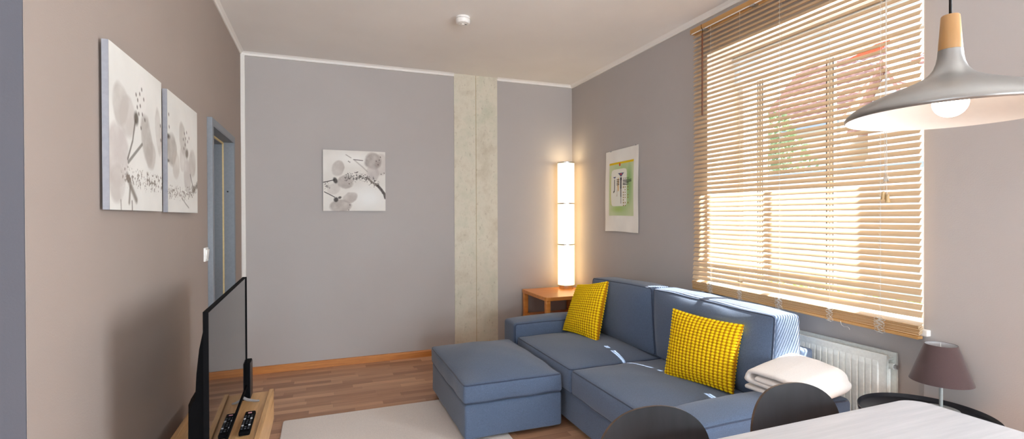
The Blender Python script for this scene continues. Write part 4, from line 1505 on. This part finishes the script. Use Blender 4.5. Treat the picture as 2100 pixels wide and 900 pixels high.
def chair(cx, cy, label):
    """moulded ply chair, its back towards +y"""
    T = thing('dining_chair', (cx, cy - 0.20, 0), label, 'chair', 'black chairs tucked under the dining table')
    # backrest: bent ply with a high rounded top, hollow towards the table
    n1, n2 = 36, 22
    v, f = [], []
    zb, zt = 0.56, 0.818

    def pt(s, t):
        # s across -1..1, t from bottom to top; superellipse outline
        z = zb + (zt - zb) * t
        q = max(0.0, (z - 0.66) / (zt - 0.66)) if z > 0.66 else max(0.0, (0.66 - z) / 0.24)
        hw = 0.205 * (1 - min(1, q) ** 2.5) ** (1 / 2.4)
        x = s * max(hw, 0.002)
        y = 0.040 * (1 - (x / 0.205) ** 2) + 0.06 * (z - 0.70)
        return x, y, z
    ts = np.sin(np.linspace(0, PI / 2, n2))
    ss = np.linspace(-1, 1, n1)
    th = 0.008
    for side in (0, 1):
        for t in ts:
            for s_ in ss:
                x, y, z = pt(s_, t)
                v.append((cx + x, cy + y - 0.02 + (th if side else 0), z))
    N = n1 * n2
    for side in (0, 1):
        for i in range(n2 - 1):
            for j in range(n1 - 1):
                a = side * N + i * n1 + j
                f.append((a, a + 1, a + n1 + 1, a + n1))
    back = MB().add(v, f).build('backrest', M['black_wood'], T, smooth=True)
    ring = [(i * n1) for i in range(n2)] + [(n2 - 1) * n1 + j for j in range(1, n1)] + [i * n1 + n1 - 1 for i in range(n2 - 2, -1, -1)] + list(range(n1 - 2, 0, -1))
    e = MB()
    vv = np.array(v)
    ev, ef = [], []
    for k in ring:
        ev.append(vv[k])
        ev.append(vv[k + N])
    for k in range(len(ring)):
        a, c = 2 * k, 2 * ((k + 1) % len(ring))
        ef.append((a, c, c + 1, a + 1))
    e.add(ev, ef).build('ply_edge', M['ply_edge'], {'_e': back, '_o': T['_o'], '_eo': tuple(np.array(back.location) + np.array(T['_o']))}, smooth=True, angle=60)
    # stem plate joining back and seat
    b = MB()
    pth = [(cx, cy + 0.012, 0.60), (cx, cy + 0.005, 0.52), (cx, cy - 0.02, 0.465), (cx, cy - 0.07, 0.442)]
    for sx in (-0.10, 0.10):
        b.tube([(x + sx, y, z) for x, y, z in pth], 0.010, 10)
    b.build('back_support', M['black_matt'], T, smooth=True, angle=50)
    s = Soft((cx - 0.215, cy - 0.43, 0.438), (cx + 0.215, cy - 0.015, 0.452), 0.006, {'z-': 0.004})
    s.mb(12).build('seat', M['black_wood'], T, smooth=True)
    for sx in (-1, 1):
        for y0, y1 in ((cy - 0.06, cy - 0.01), (cy - 0.38, cy - 0.42)):
            MB().tube([(cx + sx * 0.165, y0, 0.439), (cx + sx * 0.205, y1, 0.0)], [0.014, 0.010], 12).build('leg', M['black_matt'], T, smooth=True, angle=50)


chair(0.915, 1.225, 'black plywood chair at the dining table, the one nearer the footstool')
chair(1.492, 1.225, 'black plywood chair at the dining table, the one in front of the cream blanket')

# ================================================================== ROUND TRAY TABLE WITH LAMP
tcx, tcy, tr, tzz = 2.362, 1.308, 0.236, 0.552
RT = thing('tray_table', (tcx, tcy, 0), 'round black tray table beside the radiator against the right wall', 'table')
MB().lathe([(0.001, tzz), (tr - 0.008, tzz), (tr - 0.003, tzz + 0.004), (tr - 0.001, tzz + 0.016), (tr + 0.001, tzz + 0.018), (tr + 0.003, tzz + 0.016), (tr + 0.002, tzz + 0.002), (tr - 0.006, tzz - 0.004), (0.001, tzz - 0.004)], (tcx, tcy), 72).build('tray', M['black_matt'], RT, smooth=True, angle=50)
ring = [(tcx + (tr - 0.02) * math.cos(a), tcy + (tr - 0.02) * math.sin(a), tzz - 0.012) for a in np.linspace(0, 2 * PI, 48, endpoint=False)]
MB().ring(ring, 0.007, 10).build('ring_frame', M['black_matt'], RT, smooth=True)
for k in range(4):
    a = PI / 4 + k * PI / 2
    c, s_ = math.cos(a), math.sin(a)
    MB().tube([(tcx + (tr - 0.02) * c, tcy + (tr - 0.02) * s_, tzz - 0.012), (tcx + (tr - 0.035) * c, tcy + (tr - 0.035) * s_, 0.0)], 0.008, 10).build('leg', M['black_matt'], RT, smooth=True, angle=50)

lx, ly = 2.487, 1.322
TL = thing('table_lamp', (lx, ly, tzz), 'small table lamp with brown conical shade on the round tray table', 'lamp')
MB().lathe([(0.001, tzz), (0.064, tzz), (0.066, tzz + 0.003), (0.064, tzz + 0.010), (0.02, tzz + 0.014), (0.001, tzz + 0.014)], (lx, ly), 48).build('base', M['grey_paint'], TL, smooth=True, angle=40)
MB().tube([(lx, ly, tzz + 0.012), (lx, ly, 0.735)], 0.0068, 16).build('stem', M['grey_paint'], TL, smooth=True, angle=50)
s0, s1 = 0.683, 0.842
MB().lathe([(0.110, s0), (0.0565, s1), (0.0553, s1), (0.1088, s0)], (lx, ly), 64, True).build('shade', M['brown_shade'], TL, smooth=True, angle=50)
MB().lathe([(0.1084, s0 + 0.001), (0.0549, s1 - 0.001)], (lx, ly), 64).build('shade_lining', M['shade_lining'], TL, smooth=True)
b = MB()
for k in range(3):
    a = k * 2 * PI / 3 + 0.5
    b.tube([(lx, ly, s1 - 0.03), (lx + 0.055 * math.cos(a), ly + 0.055 * math.sin(a), s1 - 0.004)], 0.0015, 6)
b.build('shade_spider', M['chrome'], TL)
MB().lathe([(0.001, 0.732), (0.013, 0.732), (0.013, 0.765), (0.022, 0.785), (0.024, 0.80), (0.015, 0.818), (0.001, 0.822)], (lx, ly), 24).build('bulb', M['white_plastic'], TL, smooth=True, angle=50)

# ================================================================== OUTSIDE
b = MB().box(XO, 60, -40, 60, -0.45, -0.30)
gr = struct(b.build('ground', M['ground']))
b = MB().box(6.6, 7.9, 2.5, 9.0, -0.30, -0.28)
tag(b.build('lawn', M['grass'], origin=(6.5, 6, -0.3)), 'sunlit lawn outside behind the window blind', 'lawn')['kind'] = 'stuff'

# white roller shade let down a little inside the window, behind the slats
AW = thing('roller_shade', (2.86, (WY0 + WY1) / 2, 2.345), 'white roller shade let down over the top of the window behind the slats', 'blind')
MB().box(2.859, 2.861, WY0 + 0.012, WY1 - 0.012, 2.362, 2.535).build('cloth', M['awning'], AW)
MB().box(2.853, 2.867, WY0 + 0.012, WY1 - 0.012, 2.347, 2.363).build('bottom_bar', M['pvc'], AW, bevel=0.003)
MB().tube([(2.86, WY0 + 0.008, 2.545), (2.86, WY1 - 0.008, 2.545)], 0.018, 16).build('roller', M['pvc'], AW, smooth=True, angle=40)


def tiled_roof(x0, z0, x1, z1, y0, y1, rows=16):
    """sloping roof rising from (x0,z0) to (x1,z1), rows of rolled tiles"""
    m = MB()
    ny = int((y1 - y0) / 0.06)
    v, f = [], []
    for r in range(rows):
        for e in (0, 1):
            t = (r + e) / rows
            lift = 0.05 if e == 0 else 0.0
            for k in range(ny + 1):
                y = y0 + (y1 - y0) * k / ny
                w = 0.025 * abs(math.sin(PI * (y - y0) / 0.24))
                v.append((x0 + (x1 - x0) * t, y, z0 + (z1 - z0) * t + lift + w))
    for i in range(2 * rows - 1):
        for k in range(ny):
            a = i * (ny + 1) + k
            f.append((a, a + 1, a + ny + 2, a + ny + 1))
    return m.add(v, f)


H1 = thing('neighbour_house', (13.0, 9.2, -0.3), 'pale yellow neighbour house with red tiled roof behind the middle of the blind', 'house')
MB().box(11.2, 15.0, 7.95, 10.0, -0.3, 3.75).prism([(11.2, 3.75), (13.1, 5.75), (15.0, 3.75)], 'y', 7.95, 10.0).build('wall', M['house_yellow'], H1)
tiled_roof(10.85, 3.55, 13.1, 5.95, 7.7, 10.2).build('roof', M['tiles'], H1)
MB().box(10.80, 10.90, 7.7, 10.2, 3.48, 3.58).build('gutter', M['slate'], H1)
for y in (8.5, 9.4):
    fr = MB().box(11.15, 11.2, y - 0.35, y + 0.35, 1.2, 2.6).build('house_window', M['pvc'], H1)
    MB().box(11.14, 11.16, y - 0.28, y + 0.28, 1.27, 2.53).build('pane', M['pane_blue'], sub(fr, H1))
MB().box(12.6, 13.0, 9.5, 9.9, 5.2, 6.4).build('chimney', M['tiles'], H1)

H2 = thing('neighbour_house', (13.0, 6.0, -0.3), 'white neighbour house with skylights in its tiled roof behind the pendant lamp', 'house')
MB().box(11.6, 15.0, 3.0, 7.6, -0.3, 3.35).build('wall', M['house_white'], H2)
tiled_roof(11.2, 3.2, 13.6, 5.35, 2.8, 7.7).build('roof', M['tiles'], H2)
for y, t in ((7.1, 0.45), (6.5, 0.62), (5.7, 0.45), (6.75, 0.2)):
    x, z = 11.2 + 2.4 * t, 3.2 + 2.15 * t
    nx_, nz_ = 0.0, 0.10
    poly = [(x, z + 0.06), (x + 0.55, z + 0.06 + 0.493), (x + 0.50, z + 0.17 + 0.493), (x - 0.05, z + 0.17)]
    fr = MB().prism(poly, 'y', y - 0.3, y + 0.3).build('skylight', M['slate'], H2)
    poly = [(x + 0.03, z + 0.20), (x + 0.44, z + 0.567), (x + 0.43, z + 0.58), (x + 0.02, z + 0.21)]
    MB().prism(poly, 'y', y - 0.23, y + 0.23).build('pane', M['pane_blue'], sub(fr, H2))
# gable dormer with sloping bargeboards
MB().prism([(6.4, 3.3), (7.6, 3.3), (7.0, 4.55)], 'x', 11.3, 13.2).build('dormer', M['house_white'], H2)
b = MB()
b.prism([(6.25, 3.25), (7.0, 4.75), (7.0, 4.62), (6.36, 3.25)], 'x', 11.1, 13.3)
b.prism([(7.75, 3.25), (7.0, 4.75), (7.0, 4.62), (7.64, 3.25)], 'x', 11.1, 13.3)
b.build('dormer_roof', M['tiles'], H2)
fr = MB().box(11.26, 11.3, 6.75, 7.25, 3.4, 3.95).build('house_window', M['slate'], H2)
MB().box(11.25, 11.27, 6.8, 7.2, 3.45, 3.9).build('pane', M['pane_blue'], sub(fr, H2))
SH = thing('sun_awning', (10.6, 7.0, 4.6), 'orange cloth awning on the neighbour roof behind the top of the blind', 'awning')
b = MB()
b.prism([(7.32, 4.72), (6.62, 4.74), (6.40, 4.94), (6.55, 4.92)], 'x', 10.50, 10.53)
b.build('cloth', M['tiles_orange'], SH)
for y, z in ((6.56, 4.80), (7.25, 4.73)):
    MB().tube([(10.52, y, z), (12.6, y, z - 0.1)], 0.02, 8).build('arm', M['slate'], SH)

H3 = thing('neighbour_house', (13.0, 13.0, -0.3), 'tall white neighbour house at the far side behind the left of the blind', 'house')
MB().box(10.6, 15.0, 10.6, 17.0, -0.3, 7.5).build('wall', M['house_white'], H3)
for y in (12.0, 13.4):
    for z in (1.2, 4.0):
        fr = MB().box(10.55, 10.6, y - 0.4, y + 0.4, z, z + 1.4).build('house_window', M['pvc'], H3)
        MB().box(10.54, 10.56, y - 0.32, y + 0.32, z + 0.08, z + 1.32).build('pane', M['pane_blue'], sub(fr, H3))
tiled_roof(10.3, 7.4, 13.0, 9.6, 10.4, 17.2).build('roof', M['tiles'], H3)

GW = thing('garden_wall', (8.2, 6.0, -0.3), 'white rendered garden wall outside behind the lower blind', 'wall')
MB().box(8.1, 8.3, 2.0, 8.3, -0.3, 2.1).build('wall', M['house_white'], GW)
MB().box(8.05, 8.35, 2.0, 8.35, 2.1, 2.18).build('coping', M['slate'], GW, bevel=0.01)
for y in (4.2, 6.2):
    MB().box(8.0, 8.1, y, y + 0.16, -0.3, 2.1).build('pier', M['house_white'], GW)


def foliage(mb, c, rad, n, size, seed):
    g = np.random.default_rng(seed)
    for _ in range(n):
        d = g.normal(size=3)
        d /= np.linalg.norm(d)
        p = np.array(c) + d * np.array(rad) * g.uniform(0.55, 1.0) ** 0.5
        a = g.normal(size=3)
        a /= np.linalg.norm(a)
        bb = np.cross(a, g.normal(size=3))
        bb /= np.linalg.norm(bb)
        s = size * g.uniform(0.6, 1.3)
        mb.add([p - a * s, p + bb * s * 0.5, p + a * s, p - bb * s * 0.5], [(0, 1, 2, 3)])
    return mb


TR = thing('garden_bush', (9.0, 7.5, -0.3), 'loose green bush outside behind the middle window pane', 'bush')
fb = MB()
for i, (c, r) in enumerate((((9.0, 7.55, 2.2), (0.5, 0.75, 0.85)), ((8.9, 7.8, 3.0), (0.4, 0.5, 0.6)), ((9.0, 7.2, 1.7), (0.5, 0.8, 0.6)), ((9.0, 8.0, 1.3), (0.5, 0.6, 0.9)))):
    foliage(fb, c, r, 750, 0.06, 40 + i)
fb.build('leaves', M['leaf'], TR)
b = MB()
for k in range(5):
    a = k * 1.3
    b.tube([(9.0, 7.5, -0.3), (9.0 + 0.15 * math.cos(a), 7.5 + 0.15 * math.sin(a), 0.8), (9.0 + 0.3 * math.cos(a), 7.5 + 0.35 * math.sin(a), 2.2)], [0.04, 0.03, 0.01], 8)
b.build('stem', M['bark'], TR)
HG = thing('garden_hedge', (6.0, 4.6, -0.3), 'low sunlit hedge outside behind the lower right of the blind', 'hedge')
fb = MB()
for i, y in enumerate(np.linspace(3.0, 7.0, 9)):
    foliage(fb, (6.0, y, 0.05), (0.35, 0.4, 0.45), 420, 0.05, 60 + i)
fb.build('leaves', M['leaf2'], HG)
b = MB()
for y in np.linspace(3.0, 7.0, 9):
    b.tube([(6.0, y, -0.3), (6.0, y, 0.2)], 0.02, 8)
b.build('stem', M['bark'], HG)

# ================================================================== LIGHT
w = bpy.data.worlds.new('sky')
SC.world = w
w.use_nodes = True
nt = w.node_tree
bg = nt.nodes['Background']
bg.inputs['Color'].default_value = (0.66, 0.80, 1.0, 1)
bg.inputs['Strength'].default_value = 2.2

sun = bpy.data.lights.new('sun', 'SUN')
sun.energy = 42.0
sun.angle = math.radians(0.6)
sun.color = (1.0, 0.97, 0.93)
so = bpy.data.objects.new('sun', sun)
COL.objects.link(so)
so.location = (8, -4, 12)
so.rotation_euler = Vector((-1, 0.42, -1.73)).to_track_quat('-Z', 'Y').to_euler()


def area(name, loc, direction, sx, sy, power, col):
    l = bpy.data.lights.new(name, 'AREA')
    l.shape = 'RECTANGLE'
    l.size, l.size_y = sx, sy
    l.energy = power
    l.color = col
    o = bpy.data.objects.new(name, l)
    COL.objects.link(o)
    o.location = loc
    o.rotation_euler = Vector(direction).to_track_quat('-Z', 'Z').to_euler()
    return o


# daylight falling in through the second window
area('daylight_fill', (2.98, -0.025, 1.63), (-1, 0, 0), 1.45, 1.55, 112, (0.86, 0.92, 1.0))

area('daylight_fill', (0.8, -6.34, 1.28), (0, 1, 0), 3.3, 2.2, 410, (0.82, 0.91, 1.0))  # added fill light behind the unseen rear glazing, brightens the back wall

area('daylight_fill', (-3.34, -1.2, 1.68), (1, 0, 0), 1.9, 1.4, 95, (0.84, 0.92, 1.0))  # added fill light behind the unseen kitchen window
pt = bpy.data.lights.new('window_portal', 'AREA')
pt.shape = 'RECTANGLE'
pt.size, pt.size_y = 1.7, 1.39
pt.cycles.is_portal = True
po_ = bpy.data.objects.new('window_portal', pt)
COL.objects.link(po_)
po_.location = (3.19, (WY0 + WY1) / 2, (WZ0 + WZ1) / 2)
po_.rotation_euler = Vector((-1, 0, 0)).to_track_quat('-Z', 'Y').to_euler()

# ================================================================== CAMERA
cam = bpy.data.cameras.new('camera')
cam.sensor_fit = 'HORIZONTAL'
cam.sensor_width = 36.0
cam.lens = 36.0 * 1011.0 / 2100.0
cam.clip_start = 0.02
co = bpy.data.objects.new('camera', cam)
COL.objects.link(co)
yaw, pitch, roll = 0.36572, -0.006175, -0.0035
fw = Vector((math.sin(yaw) * math.cos(pitch), math.cos(yaw) * math.cos(pitch), math.sin(pitch)))
r0 = Vector((math.cos(yaw), -math.sin(yaw), 0))
u0 = r0.cross(fw)
rr = r0 * math.cos(roll) + u0 * math.sin(roll)
uu = u0 * math.cos(roll) - r0 * math.sin(roll)
mw = Matrix((rr, uu, -fw)).transposed().to_4x4()
mw.translation = (0, 0, EYE)
co.matrix_world = mw
SC.camera = co

vs = SC.view_settings
vs.view_transform = 'Standard'
vs.look = 'None'
vs.gamma = 1.0
vs.use_curve_mapping = False
vs.exposure = 0.2
SC.cycles.max_bounces = 10
SC.cycles.diffuse_bounces = 6
SC.cycles.transparent_max_bounces = 16
SC.cycles.sample_clamp_indirect = 6.0
